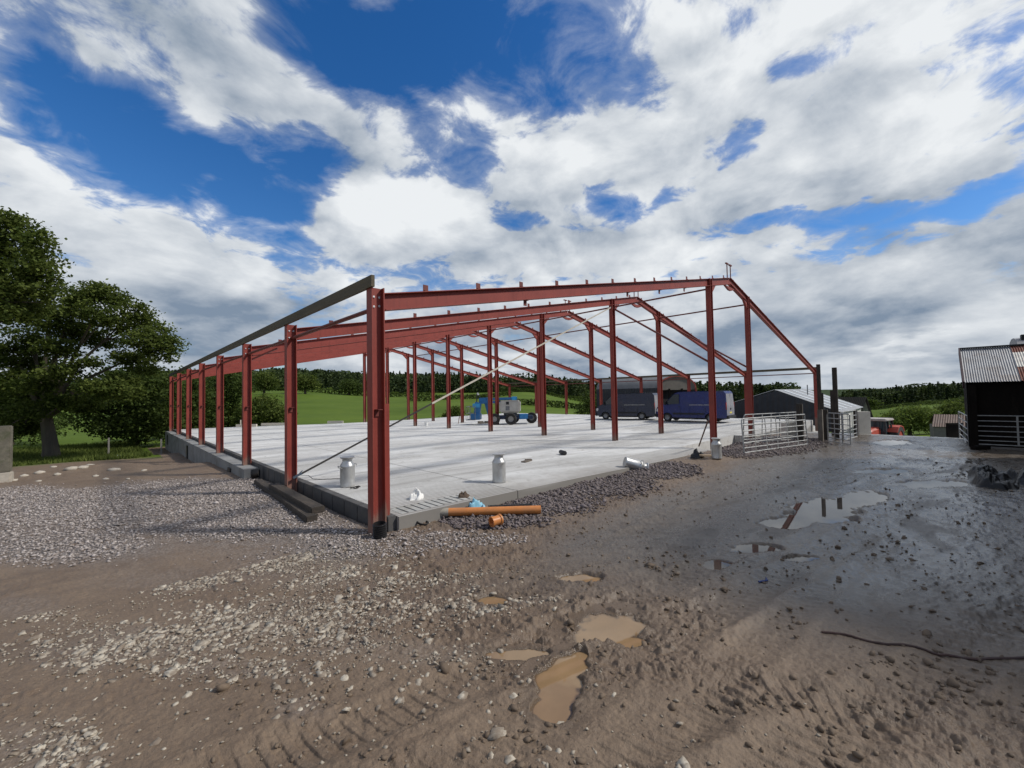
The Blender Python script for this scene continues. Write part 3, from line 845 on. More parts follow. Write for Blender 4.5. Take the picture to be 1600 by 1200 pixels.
MB().bx(-wx, wx, -wy, wy, -.5, -.3).build('pit', PIT, sl_t)
# low kerb of dark blocks along the near end of the left side, then a cast wall further back
kb = MB()
for i in range(9):
    y0 = -.12+i*.62
    kb.bx(.135, .295, y0, y0+.60, -.75, .015)
for i in range(9, 54):
    kb.bx(.135, .295, -.12+i*.62, -.12+i*.62+.60, -.75, .03)
k_ = kb.build('kerb', DARKB, bevel=.008); tag(k_, 'row of dark concrete blocks along the left edge of the floor', 'kerb')
wl = thing('concrete_wall', 'low cast grey concrete wall under the rear columns on the left edge of the floor', 'wall', (-.25, 7.0, 0))
mb = MB(); y0 = 1.4
while y0 < LEN-6.6:
    y1 = min(y0+4.2, LEN-6.5)
    mb.bx(-.05, .375, y0, y1-.02, -2.2, -.08); y0 = y1
mb.build('wall', CONC3, wl, bevel=.01)
BLACKP = mk('black_plastic', (.014, .014, .015), .42, 0, .3, 5., (.08, .065, .05), .35, .1, 20.)
for y0 in (3.2, 14.0, 24.5):
    MB().bx(-.09, -.054, y0, y0+.42, -.95, -.25).build('panel', BLACKP, wl)

# ------------------------------------------------------------------ red oxide steel frame
def steel_mat(name, col):
    m, t, b = new_mat(name)
    co = t.new('ShaderNodeNewGeometry').outputs['Position']
    n1 = t.noise(co, 1.6, 6, .6, .3); n2 = t.noise(t.scale(co, (6, 6, .8)), 2, 5, .6); n3 = t.noise(co, 55, 3, .6)
    c = t.mix(t.lin(n1, .3, .7), tuple(q*.86 for q in col), tuple(q*1.1 for q in col))
    c = t.mix(t.smooth(n2, .50, .72, 0, .5), c, tuple(q*.55 for q in col))
    sz_ = t.new('ShaderNodeSeparateXYZ'); t.link(co, sz_.inputs[0])
    spl = t.math('SUBTRACT', t.math('MULTIPLY', n2, 1.3), t.math('MULTIPLY', sz_.outputs[2], 1.1))
    c = t.mix(t.smooth(spl, .35, .75, 0, .7), c, (.20, .155, .12))
    c = t.mix(t.smooth(t.noise(t.scale(co, (3, 3, 3)), 2.2, 7, .7, 1.5), .64, .70, 0, .55), c, tuple(min(1, q*1.5+.05) for q in col))
    c = t.mix(t.smooth(n3, .66, .74, 0, .4), c, (.25, .16, .12))
    t.link(c, b.inputs['Base Color'])
    t.link(t.lin(n1, .3, .7, .48, .62), b.inputs['Roughness']); b.inputs['Specular IOR Level'].default_value = .35
    t.link(t.bump(n3, .08, .004), b.inputs['Normal'])
    return m
RED = steel_mat('red_oxide_steel', (.235, .042, .030))
REDD = steel_mat('red_oxide_bracket', (.15, .035, .028))
TIMB = mk('weathered_timber', (.10, .082, .052), .8, 0, .3, 2., (.055, .045, .032), .6, .5, 30., stretch=(1, .3, 6))
GALV = mk('galvanised_steel', (.36, .365, .36), .5, .6, .2, 6., (.30, .28, .25), .5, .1, 60.)
fr = thing('steel_barn_frame', 'red oxide steel portal frame of a half built barn over the pale concrete floor', 'building frame', (0, 0, 0))
CW, CD_ = .205, .235
def col_mesh(zb, zt, nm):
    return MB().ibeam((0, 0, zb), (0, 0, zt), CD_, CW, .02, .014, up=(1, 0, 0)).build(nm, RED, fr)
def inst(src, loc, parent, name=None):
    o = bpy.data.objects.new(name or src.name.split('.')[0], src.data); COL.objects.link(o); o.parent = parent; o.location = loc
    return o
rows = [(0.0, -1.0, ZA+.04), (XB, -.9, ZB-.02), (XC, -.9, ZB-.02), (XD, -.9, ZD+.02)]
HOLE = mk('bolt_steel', (.55, .55, .54), .4, .6)
cleat_n = [0]
cl_mesh = MB(); cl_mesh.bx(-.055, .055, -.006, .006, 0, .13).bx(-.055, .055, -.06, -.006, 0, .012)
cl_src = None
rest = MB()
protos = {}
for k in range(NFR):
    y = k*BAY
    for ri, (x, zb, zt) in enumerate(rows):
        if ri in protos: o = inst(protos[ri], (x, y, 0), fr, 'column')
        else:
            o = col_mesh(zb, zt, 'column'); o.location = (x, y, 0); protos[ri] = o
        if ri == 0:
            # mid height sheeting-rail cleat and a bolted splice at the head
            key = 'railcleat'
            if key not in protos:
                protos[key] = MB().bx(-.04, .04, -.16, -.015, 1.85, 1.862).bx(-.04, .04, -.028, -.016, 1.74, 1.86).build('rail_cleat', REDD, o)
                protos['bolt'] = MB().lathe([(.0, 0), (.02, 0), (.02, .014), (0, .016)], 8, (0, 0, 0), (0, -1, 0)).build('bolt', HOLE, o, loc=(-.04, -.007, ZA-.12))
            else:
                inst(protos[key], (0, 0, 0), o, 'rail_cleat')
            if k < 4:
                for q_, (bx_, bz_) in enumerate(((-.04, -.12), (-.04, -.29), (.06, -.12), (.06, -.27))):
                    if k or q_: inst(protos['bolt'], (bx_, -.007, ZA+bz_), o, 'bolt')
        if k == 0 and ri < 3:
            MB().bx(.125, .23, -.02, .0, -.9, 1.95 if ri == 0 else 2.15).build('side_plate', RED, o)
    # rafters: one leaning each way, meeting over the feed passage
    s1 = (ZAP-ZA)/XAP; s2 = (ZAP-ZD)/(XD-XAP)
    for side in (0, 1):
        key = 'raf%d' % side
        xa, za, xe, ze = (CD_/2+.01, ZA-.03, XAP-.01, ZAP-.03+.0) if side == 0 else (XAP+.01, ZAP-.03, XD-CD_/2-.01, ZD-.03)
        if key in protos: o = inst(protos[key], (0, y, 0), fr, 'rafter')
        else:
            dz = .16
            o = MB().ibeam((xa, 0, za-dz), (xe, 0, ze-dz), .30, .165, .016, .011).build('rafter', RED, fr); o.location = (0, y, 0); protos[key] = o
        if key+'h' not in protos:
            xc_, sg = (XB, 1) if side == 0 else (XC, -1)
            zt_ = ZB-.30 if side == 0 else ZB-.33
            sl_ = s1 if side == 0 else -s2
            h = MB()
            x0_ = xc_+sg*(CD_/2+.005); x1_ = xc_+sg*.62
            z0_ = (ZA+s1*(x0_)) if side == 0 else (ZAP-s2*(x0_-XAP)); z1_ = (ZA+s1*x1_) if side == 0 else (ZAP-s2*(x1_-XAP))
            h.add([(x0_,-.05,z0_-.36),(x1_,-.05,z1_-.355),(x0_,-.05,z0_-.72),(x0_,.05,z0_-.36),(x1_,.05,z1_-.355),(x0_,.05,z0_-.72)], [(0,1,2),(3,5,4),(0,3,4,1),(1,4,5,2),(2,5,3,0)])
            protos[key+'h'] = h.build('haunch', RED, o)
        else: inst(protos[key+'h'], (0, 0, 0), o, 'haunch')
        # purlin cleats standing on the top flange
        L = math.hypot(xe-xa, ze-za)
        n_ = 13
        for i in range(n_):
            f = (.9+i*1.32)/L if side == 0 else (.55+i*1.30)/L
            if f > .985: continue
            px, pz = xa+(xe-xa)*f, za+(ze-za)*f-.008
            if k < 4:
                if cl_src is None:
                    cl_src = cl_mesh.build('purlin_cleat', REDD, o); cl_src.location = (px, 0, pz)
                else: inst(cl_src, (px, 0, pz), o, 'purlin_cleat')
                cleat_n[0] += 1
            else:
                rest.bx(px-.055, px+.055, y-.006, y+.006, pz, pz+.13).bx(px-.055, px+.055, y-.06, y-.006, pz, pz+.012)
        if side == 0 and k == 0:
            for px in (3.72, 8.3, 10.4, 12.4):
                pz = za+(ze-za)*(px-xa)/(xe-xa)-.318
                MB().bx(px-.05, px+.05, -.006, .006, pz-.13, pz).bx(px-.05, px+.05, -.07, -.006, pz-.012, pz).build('hanging_cleat', REDD, o)
    # apex plate
    if 'apex' not in protos:
        a = MB()
        a.add([(XAP-.62,-.045,ZAP-.03-.62*s1-.318),(XAP+.62,-.045,ZAP-.03-.62*s2-.318),(XAP+.15,-.045,ZAP-.62),(XAP-.15,-.045,ZAP-.62),
               (XAP-.62,.045,ZAP-.03-.62*s1-.318),(XAP+.62,.045,ZAP-.03-.62*s2-.318),(XAP+.15,.045,ZAP-.62),(XAP-.15,.045,ZAP-.62)], [(0,1,2,3),(7,6,5,4),(0,4,5,1),(1,5,6,2),(2,6,7,3),(3,7,4,0)])
        protos['apex'] = a.build('apex_plate', RED, fr); protos['apex'].location = (0, y, 0)
    else: inst(protos['apex'], (0, y, 0), fr, 'apex_plate')
    if k < 3:
        for dx_ in (-.22, .2):
            MB().beam((XAP+dx_, y, ZAP-.06), (XAP+dx_, y, ZAP+.56), .035, .035, up=(1, 0, 0)).bx(XAP+dx_-.14, XAP+dx_+.14, y-.035, y+.035, ZAP+.56, ZAP+.61).build('ridge_bracket', REDD, fr)
tag(rest.build('purlin_cleat', REDD, fr), kind='stuff')
# eaves: timber gutter board outside, round tie tube under it
MB().bx(-.15, -.09, -.16, LEN+.2, ZA+.02, ZA+.215).build('eaves_board', TIMB, fr)
MB().bx(XD+.02, XD+.10, -.1, LEN+.2, ZD-.02, ZD+.16).build('eaves_board', TIMB, fr)
MB().tube([(.03, 0, ZA-.30), (.03, LEN, ZA-.30)], .042, 8).build('eaves_tie', REDD, fr)
MB().tube([(XD-.2, 0, ZD-.32), (XD-.2, LEN, ZD-.32)], .035, 8).build('eaves_tie', REDD, fr)
MB().tube([(XB+.05, 0, ZB-.42), (XB+.05, LEN, ZB-.42)], .038, 8).build('row_tie', REDD, fr)
MB().tube([(XC, 0, ZB-.42), (XC, LEN, ZB-.42)], .038, 8).build('row_tie', REDD, fr)
MB().tube([(XB, BAY, ZB-.45), (XB, .1, 3.35)], .045, 8).build('brace', REDD, fr)
MB().tube([(XC, BAY, ZB-.5), (XC, .1, 3.30)], .045, 8).build('brace', REDD, fr)
for kk in (2,):
    MB().beam((.1, BAY*kk, ZA-.5), (.8, BAY*kk-.5, ZA-.1), .05, .05).build('brace', REDD, fr)
# ------------------------------------------------------------------ loose things about the floor
def gz1(x, y): return float(ground_z(np.array([x]), np.array([y]))[0])
ALU = mk('dull_aluminium', (.50, .50, .49), .42, .7, .16, 5., (.33, .31, .28), .5, .08, 50.)
def make_churn():
    r = thing('milk_churn', 'x', 'milk churn', (0, 0, 0), 0, 'aluminium milk churns')
    MB().lathe([(0, .0), (.150, .0), (.165, .012), (.168, .03), (.163, .05), (.163, .46), (.168, .475), (.163, .49), (.150, .525), (.118, .57), (.105, .60), (.105, .625), (.0, .625)], 28).build('body', ALU, r, True)
    MB().lathe([(0, .60), (.112, .615), (.112, .645), (.122, .652), (.158, .672), (.162, .690), (.150, .697), (.10, .690), (.0, .690)], 28).build('lid', ALU, r, True)
    for s in (-1, 1):
        MB().tube([(s*.155, -.045, .45), (s*.20, -.045, .455), (s*.212, -.045, .50), (s*.212, .045, .50), (s*.20, .045, .455), (s*.155, .045, .45)], .010, 8).build('handle', ALU, r, True)
    return r
ch0 = make_churn()
spots = [((543, 760), 0., 'aluminium milk churn standing nearest the corner column beside a loose strap', 0.15, 0),
         ((780, 753), -.03, 'aluminium milk churn standing alone on the front of the concrete floor', 1.1, 0),
         ((995, 737), -.2, 'milk churn lying on its side on the stones at the floor edge', 0, 1),
         ((1120, 717), -.22, 'milk churn standing at the foot of the tall column by the stone heap', .7, 0)]
for i, ((px, py), z, lab, rz, lie) in enumerate(spots):
    o = ch0 if i == 0 else copy_tree(ch0)
    p = at(px, py, z); o['label'] = lab
    zz = slab_z(p[0]) if i < 2 else gz1(p[0], p[1])+.01
    o.location = (p[0], p[1], zz)
    o.rotation_euler = (0, 0, rz)
    if lie:
        v = Vector((Rv[0], Rv[1], -.28)).normalized()
        o.rotation_mode = 'QUATERNION'; o.rotation_quaternion = Vector((0, 0, 1)).rotation_difference(v)
        q = at(975, 730, -.14)
        o.location = (q[0], q[1]-.02, .02)
ORANGE = mk('orange_pipe_plastic', (.50, .185, .05), .42, 0, .1, 3., (.34, .16, .07), .5)
a = at(688, 803, -.14); b_ = at(845, 800, -.14)
a[2] = gz1(a[0], a[1])+.105; b_[2] = gz1(b_[0], b_[1])+.105
pp = thing('drain_pipe', 'long orange plastic drain pipe lying on stones along the floor edge', 'pipe', tuple(a))
dv = Vector(b_-a); L = dv.length; dv.normalize()
MB().lathe([(.070, 0), (.075, 0), (.075, L), (.070, L), (.070, 0)], 28, (0, 0, 0), dv).build('barrel', ORANGE, pp, True)
MB().lathe([(.0765, -.002), (.0768, .16)], 28, (0, 0, 0), dv).build('socket_sleeve', mk('pipe_label_grey', (.30, .27, .22), .6), pp, True)
c_ = at(771, 824, -.2); zc = gz1(c_[0], c_[1])
cpv = Vector((Rv[0]*.9+.25, Rv[1]*.9+.5, .06)).normalized()
cp = MB().lathe([(.070, 0), (.088, 0), (.088, .03), (.080, .035), (.078, .15), (.088, .16), (.094, .165), (.094, .19), (.082, .19), (.072, .15), (.070, 0)], 28, (0, 0, 0), cpv).build('pipe_coupling', ORANGE, None, True, loc=(c_[0]-.09, c_[1]-.05, zc+.11))
tag(cp, 'short orange pipe coupling lying in front of the long orange pipe', 'pipe coupling')
# ribbed black sleeve standing against the corner column
s_ = at(585, 829, -.25); zc = gz1(s_[0], s_[1])
prof = []
for i in range(7):
    z = i*.034
    prof += [(.098, z), (.112, z+.006), (.112, z+.020), (.098, z+.026)]
prof += [(.098, .24), (.090, .24), (.090, .0)]
o = MB().lathe(prof, 30).build('ribbed_pipe', BLACKP, None, True, loc=(-.10, -.30, gz1(-.1, -.3)+.0)); o.rotation_euler = (.06, -.05, 0)
tag(o, 'short ribbed black pipe sleeve standing against the foot of the corner column', 'pipe')
p = at(660, 820, -.23); zc = gz1(p[0], p[1])
o = MB().lathe([(.085, 0), (.11, .0), (.115, .03), (.10, .035), (.085, .03), (.085, 0)], 26).build('drain_ring', BLACKP, None, True, loc=(p[0], p[1], zc+.015)); o.rotation_euler = (.2, .15, 0)
tag(o, 'black plastic ring lying flat on the gravel in front of the slotted drain', 'ring')
p = at(396, 747, -.3); zc = gz1(p[0], p[1])
prof = []
for i in range(7): prof += [(.125, i*.03), (.142, i*.03+.006), (.142, i*.03+.018), (.125, i*.03+.024)]
prof += [(.11, .21), (.11, 0), (.125, 0)]
o = MB().lathe(prof, 26, (0, 0, 0), (.88, -.38, .1)).build('ribbed_pipe', BLACKP, None, True, loc=(p[0]-.05, p[1], zc+.16))
tag(o, 'short ribbed black pipe lying on its side beside the third column', 'pipe')
# sleepers outside the kerb
SLEEP = mk('old_sleeper_timber', (.042, .034, .027), .85, 0, .4, 4., (.10, .078, .058), .5, .7, 24., stretch=(5, 1, 5))
a = at(497, 797, -.1); b_ = at(428, 759, -.12)
o = MB().beam((0, 0, 0), Vector(b_-a), .25, .125).build('timber_sleeper', SLEEP, None, loc=tuple(a), bevel=.012)
tag(o, 'old dark timber sleeper lying on top along the outside of the kerb', 'sleeper')
a = at(490, 811, -.2); b_ = at(405, 752, -.24)
o = MB().beam((0, 0, 0), Vector(b_-a), .2, .13).build('timber_sleeper', SLEEP, None, loc=tuple(a+np.array([-.03, 0, .0])), bevel=.012)
tag(o, 'black tarred timber baulk lying underneath the old sleeper', 'sleeper')
# crumpled cloth bags
def crumple(name, label, cat, loc, rx, ry, h, mat, seed, sharp=1.4, n=26):
    vs, fs = [], []
    for i in range(n):
        for j in range(n):
            u, v = i/(n-1)*2-1, j/(n-1)*2-1
            r = math.hypot(u, v)
            m_ = max(abs(u), abs(v))
            if r > 0: u, v = u*m_/r, v*m_/r
            vs.append((u, v, m_))
    A = np.array(vs)
    ang = np.arctan2(A[:,1], A[:,0]); R_ = A[:,2]
    rr_ = 1+.45*(vnoise(np.cos(ang)*1.5+seed, np.sin(ang)*1.5, seed)-.5)
    X, Y = A[:,0]*rr_, A[:,1]*rr_
    e = np.clip(1-R_**2.2, 0, 1)**.45
    z = h*e*(.10+1.1*sstep(.25, .75, fbm(X*1.6+seed, Y*1.6, 2, seed)))*(.45+.9*ridged(X*1.9, Y*1.9+seed, 3, seed+3)**sharp)
    if n > 40: z = z*(.8+.5*ridged(X*5+1.2*Y, Y*9, 3, seed+9)); z = z+h*.10*(ridged(X*7, Y*4+2*X, 2, seed+11)-.5)*e
    P = np.stack([X*rx+.12*rx*(fbm(X*3, Y*3+9, 2, seed+5)-.5), Y*ry+.12*ry*(fbm(X*3+9, Y*3, 2, seed+6)-.5), z-.01], 1)
    I_ = np.arange(n*n).reshape(n, n)
    F = np.stack([I_[:-1,:-1], I_[1:,:-1], I_[1:,1:], I_[:-1,1:]], -1).reshape(-1, 4)
    P2 = np.concatenate([P, P*np.array([1, 1, 0])-np.array([0, 0, .02])])
    edge = list(I_[0, :])+list(I_[1:, -1])+list(I_[-1, -2::-1])+list(I_[-2:0:-1, 0])
    E_ = np.array([(edge[k], edge[(k+1) % len(edge)], edge[(k+1) % len(edge)]+n*n, edge[k]+n*n) for k in range(len(edge))])
    F = np.concatenate([F, F[:, ::-1]+n*n, E_[:, ::-1]])
    o = raw_mesh(name, P2, F, mat, smooth=True); o.location = loc
    return tag(o, label, cat)
WHITEC = mk('white_cloth', (.72, .71, .68), .8, 0, .08, 8., (.5, .46, .4), .4)
BROWNC = mk('muddy_cloth', (.085, .058, .04), .9, 0, .3, 10., (.14, .10, .075), .5, .5, 40)
BLUEC = mk('blue_plastic_bag', (.22, .46, .58), .35, 0, .2, 6., (.6, .66, .68), .7)
p = at(650, 779, 0); crumple('cloth', 'crumpled white cloth lying on the slotted drain panel', 'cloth', (p[0], p[1], 0), .17, .13, .20, WHITEC, 5)
p = at(725, 777, -.02); crumple('sack', 'muddy brown crumpled rag at the very edge of the floor', 'rag', (p[0], p[1], -.01), .14, .11, .10, BROWNC, 9)
p = at(745, 797, -.16); crumple('plastic_bag', 'pale blue plastic bag tucked behind the long orange pipe', 'bag', (p[0]+.08, p[1]+.10, gz1(p[0], p[1])+.03), .20, .12, .20, BLUEC, 13)
a = at(766, 793, -.12); b_ = at(835, 790, -.12)
o = thing('ribbed_hose', 'black ribbed hose lying between the orange pipe and the floor edge', 'hose', (a[0], a[1]+.06, -.13))
dv = Vector((b_[0]-a[0], b_[1]-a[1], 0)); L = dv.length; prof = []
for i in range(int(L/.03)): prof += [(.036, i*.03), (.045, i*.03+.006), (.045, i*.03+.018), (.036, i*.03+.024)]
MB().lathe(prof, 12, (0, 0, 0), dv.normalized()).build('hose', BLACKP, o, True)
a = at(876, 706, -.07); b_ = at(892, 711, -.07)
z_ = slab_z(a[0])+.085
o = MB().lathe([(0, 0), (.075, .0), (.08, .01), (.08, .40), (.075, .41), (0, .41)], 16, (0, 0, 0), (b_[0]-a[0], b_[1]-a[1], 0)).build('drum', BLACKP, None, True, loc=(a[0], a[1], z_))
tag(o, 'black plastic tube lying out on the concrete floor', 'tube')
p = at(823, 719, -.05)
o = MB().box((0, 0, .02), (.5, .16, .04), (0, 0, .3)).box((.18, .1, .03), (.22, .10, .05), (0, 0, -.4)).build('offcut', mk('muddy_board', (.12, .10, .08), .9, 0, .3, 6.), None, loc=(p[0], p[1], slab_z(p[0])))
tag(o, 'flat muddy board offcut lying on the floor behind the lone churn', 'board')
# ratchet strap from the second column's foot up to the head of the first inner column
WEB = mk('strap_webbing', (.47, .43, .36), .85, 0, .12, 8.)
WEBD = mk('dark_webbing', (.035, .032, .03), .85)
st = thing('ratchet_strap', 'long pale ratchet strap stretched from a column foot up to a rafter', 'strap', (.02, BAY-.13, .10))
e_ = Vector((XB-.13, BAY-.04, ZB-.45))-Vector(st.location)
MB().beam((0, 0, 0), e_*.28, .006, .05, up=(.2, 0, 1)).build('dark_webbing', WEBD, st)
MB().beam(e_*.28, e_, .006, .06, up=(.2, 0, 1)).build('webbing', WEB, st)
MB().box((.09, 0, .045), (.22, .05, .05), (0, -.42, 0)).box((.16, .0, .11), (.14, .04, .012), (0, -.7, 0)).build('ratchet', mk('ratchet_steel', (.10, .13, .17), .4, .5), st)
tl = [(.15, -.02, .05), (.34, -.06, .02), (.42, -.10, -.07), (.58, -.2, -.094), (.9, -.42, -.096), (1.15, -.75, -.095), (1.05, -1.0, -.096), (.8, -1.05, -.096)]
mb = MB()
for q0, q1 in zip(tl[:-1], tl[1:]): mb.beam(q0, q1, .05, .005)
mb.build('loose_tail', WEBD, st)
p = at(555, 763, 0)
mb = MB(); pts = [(.12*math.cos(k*.55)*(1-.03*k), .07*math.sin(k*.55), .02+.012*math.sin(k*1.3)) for k in range(14)]
mb.tube(pts, .012, 6)
o = mb.build('strap_coil', WEBD, None, True, loc=(p[0], p[1], 0)); tag(o, 'small loop of dark strap lying in front of the churn', 'strap')
# pallet timbers and a bucket at the far edge of the floor
LTIM = mk('pale_timber', (.50, .46, .38), .8, 0, .2, 3., stretch=(6, 6, 6))
for (x0, y0_), (x1, y1_), lab in (((366, 666), (395, 664), 'pale timber bearer lying at the far edge of the floor, furthest left'), ((398, 663), (447, 659), 'longer pale timber bearer lying on the far floor edge beside the bush'), ((512, 661), (536, 659), 'short pale timber bearer lying on the far floor edge behind the corner column')):
    a = at(x0, y0_, .05); b_ = at(x1, y1_, .05)
    dd = Vector((b_[0]-a[0], b_[1]-a[1], 0)).normalized()
    a = Vector((a[0], a[1], .12)); L = .001+abs(x1-x0)*36/CF
    o = MB().beam((0, 0, 0), Vector((Rv[0], Rv[1], 0))*L, .16, .2).build('timber_bearer', LTIM, None, loc=(min(a[0], 30), min(a[1], 32.0), .12))
    tag(o, lab, 'timber')
o = MB().bx(-.04, .04, -.04, .04, 0, .42).build('marker_peg', LTIM, None, loc=tuple(at(376, 664, -.02)[:2])+(0,)); tag(o, 'short upright pale peg at the far edge of the floor', 'peg')
def bucket(px, py, z, lab, tilt=0.):
    p = at(px, py, z)
    r = thing('bucket', lab, 'bucket', (p[0], p[1], z), .3)
    MB().lathe([(0, .0), (.12, 0), (.15, .30), (.158, .30), (.158, .285), (.146, .285), (.118, .02), (0, .02)], 20).build('pail', mk('white_plastic', (.74, .74, .72), .45, 0, .1, 6., (.5, .46, .4), .5), r, True)
    MB().tube([(-.152, 0, .27), (-.12, .1, .33), (0, .14, .35), (.12, .1, .33), (.152, 0, .27)], .006, 6).build('handle', GALV, r, True)
    return r
bucket(666, 665.5, -.16, 'white bucket standing on the concrete floor among the inner columns')
# prop pole and debris by the end of the floor
p = at(1092, 697, -.2); q = atd(1106, 658, 15.4)
o = MB().tube([(0, 0, 0), Vector(q-p)], .028, 8).build('prop_pole', mk('rusty_prop', (.13, .075, .055), .75, 0, .3, 5.), None, True, loc=tuple(p)); tag(o, 'thin rusty pole leaning against the tall column on the yard side', 'pole')
p = at(1106, 714, -.2)
o = MB().box((0, 0, .05), (.75, .13, .05), (.1, .05, -.5)).build('plank', mk('raw_plank', (.33, .25, .17), .8, 0, .2, 4.), None, loc=(p[0], p[1], gz1(p[0], p[1])+.02), bevel=.004); tag(o, 'short raw plank lying beside the churn by the stone heap', 'plank')
p = at(1088, 714, -.2); crumple('plastic_sheet', 'crumpled black plastic lying beside the short raw plank', 'plastic sheet', (p[0], p[1], gz1(p[0], p[1])), .32, .2, .22, BLACKP, 17)
p = at(1290, 716, -.2)
# heap of black silage plastic on the right of the yard
BLACKS = mk('black_silage_sheet', (.008, .008, .009), .38, 0, .3, 4., (.03, .026, .022), .3, .3, 9., .3)
p = at(1572, 752, -.1); crumple('plastic_heap', 'heap of crumpled black silage plastic lying on the wet yard', 'plastic sheet', (p[0], p[1], gz1(p[0], p[1])-.02), 1.25, .6, .27, BLACKS, 23, .8, 70)
# red hose across the yard
pts = [(1288, 986), (1320, 992), (1360, 1000), (1400, 1008), (1440, 1016), (1485, 1024), (1530, 1030), (1580, 1030), (1640, 1026), (1720, 1016)]
P_ = [at(x, y, .02) for x, y in pts]
P_ = [Vector((q[0]+.02*math.sin(i*2.1), q[1]+.02*math.cos(i*1.3), gz1(q[0], q[1])+.008)) for i, q in enumerate(P_)]
Q_ = []
for i in range(len(P_)-1):
    for f in (0, .25, .5, .75):
        v = P_[i].lerp(P_[i+1], f); Q_.append(Vector((v.x, v.y, gz1(v.x, v.y)+.007)))
o = MB().tube(Q_, .009, 6).build('cable', mk('muddy_red_cable', (.055, .028, .022), .6, 0, .4, 6.), None, True); tag(o, 'thin dark red cable trailing across the muddy yard', 'cable')
p = at(1185, 898, 0)
o = MB().tube([(0, 0, .012), (.10, -.06, .014), (.16, -.03, .012)], .010, 6).build('stick', mk('blue_twine', (.03, .05, .16), .6), None, True, loc=(p[0], p[1], gz1(p[0], p[1]))); tag(o, 'short bit of blue twine lying on the wet yard', 'twine')
# stone rubble and pillar on the left
STONE = mk('pale_rubble_stone', (.40, .36, .30), .9, 0, .2, 4., (.22, .18, .14), .5, .6, 18.)
PILL = mk('mossy_pillar_stone', (.135, .122, .092), .9, 0, .35, 5., (.06, .066, .032), .8, .6, 20.)
p = at(8, 744, -.15); z0 = gz1(p[0], p[1])
pl_ = thing('gate_pillar', 'square weathered concrete gate pillar with pale foot at the left', 'pillar', (p[0]-.05, p[1], z0), VIEW_RZ+.7)
MB().bx(-.17, .17, -.17, .17, .3, 1.72).build('shaft', PILL, pl_, bevel=.02)
MB().bx(-.2, .2, -.2, .2, -.2, .3).build('base', STONE, pl_, bevel=.03)
rub = [(38,744,.20),(62,740,.24),(90,742,.22),(112,735,.36),(128,733,.26),(150,742,.16),(178,733,.30),(60,752,.15),(22,752,.16),(200,746,.13),(140,725,.22),(225,733,.16),(84,728,.2),(165,746,.14)]
for px, py, s_ in rub:
    p = at(px, py, -.35); z = gz1(p[0], p[1])
    V = ICO_V*(1+rng.uniform(-.28, .2, (len(ICO_V), 1)))
    V = np.sign(V)*np.abs(V)**.8*np.array([s_*1.0, s_*.7, s_*.5])
    o = raw_mesh('rubble_stone', V, ICO_F, STONE, smooth=False); o.scale = (.72, .72, .6); o.location = (p[0], p[1], z+s_*.05); o.rotation_euler = (rng.uniform(-.15, .15), rng.uniform(-.15, .15), rng.uniform(0, 3))
    tag(o, 'pale rubble stone lying in the row of rubble near the gate pillar', 'stone', 'pale rubble stones beside the gate pillar')
p = at(178, 709, -.9)
o = MB().box((0, 0, .09), (.5, .34, .2), (0, .05, .4)).box((-.05, 0, .23), (.62, .3, .05), (0, -.06, .4)).build('white_block', mk('white_painted_block', (.75, .74, .71), .7, 0, .06, 3.), None, loc=(p[0], p[1], gz1(p[0], p[1])), bevel=.01); tag(o, 'small white block lying on the brown soil near the rubble', 'block')
POSTW = mk('grey_fence_post', (.26, .24, .21), .85, 0, .2, 4.)
for px, py, h in ((170, 693, .95), (252, 691, .8)):
    d_ = 27.5; p = atd(px, py, d_); z = gz1(p[0], p[1])
    o = MB().beam((0, 0, -.2), (0, 0, h+.2), .09, .09, up=(1, 0, 0)).build('fence_post', POSTW, None, loc=(p[0], p[1], z)); tag(o, 'slim pale fence post standing %s' % ('in the grass right of the big tree trunk' if px < 200 else 'just left of the rearmost column'), 'fence post')
# ------------------------------------------------------------------ gates and posts
def make_gate(label, w, h, nbar, nvert, loc, rz, group=None, tilt=0., r=.024, name='metal_gate', round_=True):
    g = thing(name, label, 'gate', loc, rz, group)
    g.rotation_euler = (tilt, 0, rz)
    f = MB()
    R_ = .12
    pts = [(0, 0, 0), (0, 0, h-R_), (R_*.3, 0, h-R_*.3), (R_, 0, h), (w-R_*.2, 0, h), (w, 0, h-.02), (w, 0, 0)] if round_ else [(0, 0, 0), (0, 0, h), (w, 0, h), (w, 0, 0)]
    f.tube(pts, r, 8); f.tube([(0, 0, .02), (w, 0, .02)], r, 8)
    f.build('frame', GALV, g, True)
    for i in range(1, nbar):
        z = .02+(h-.02)*(i/nbar)**1.12
        MB().tube([(0, 0, z), (w, 0, z)], r*.8, 7).build('rail', GALV, g, True)
    for i in range(1, nvert+1):
        x = w*i/(nvert+1)
        MB().beam((x, -.01, .02), (x, -.01, h), .012, .05, up=(1, 0, 0)).build('upright', GALV, g)
    return g
def span(p, q): return math.atan2(q[1]-p[1], q[0]-p[0]), math.hypot(q[0]-p[0], q[1]-p[1])
p = at(1163, 709, -.22); q = at(1262, 695, -.22); rz, w = span(p, q)
make_gate('long seven bar galvanised gate, the front one of two leaning by the stone heap', w, 1.27, 6, 5, (p[0], p[1], gz1(p[0], p[1])+.03), rz, 'galvanised gates by the stone heap', -.06)
p = at(1178, 697, -.22); q = at(1261, 689, -.22); rz, w = span(p, q)
make_gate('galvanised gate standing directly behind the front seven bar gate', w, 1.27, 6, 5, (p[0]+.3, p[1]+.5, gz1(p[0]+.3, p[1]+.5)+.03), rz, 'galvanised gates by the stone heap', .05)
p = atd(1294, 688, 18.6); q = atd(1329, 690, 17.2); rz, w = span(p, q)
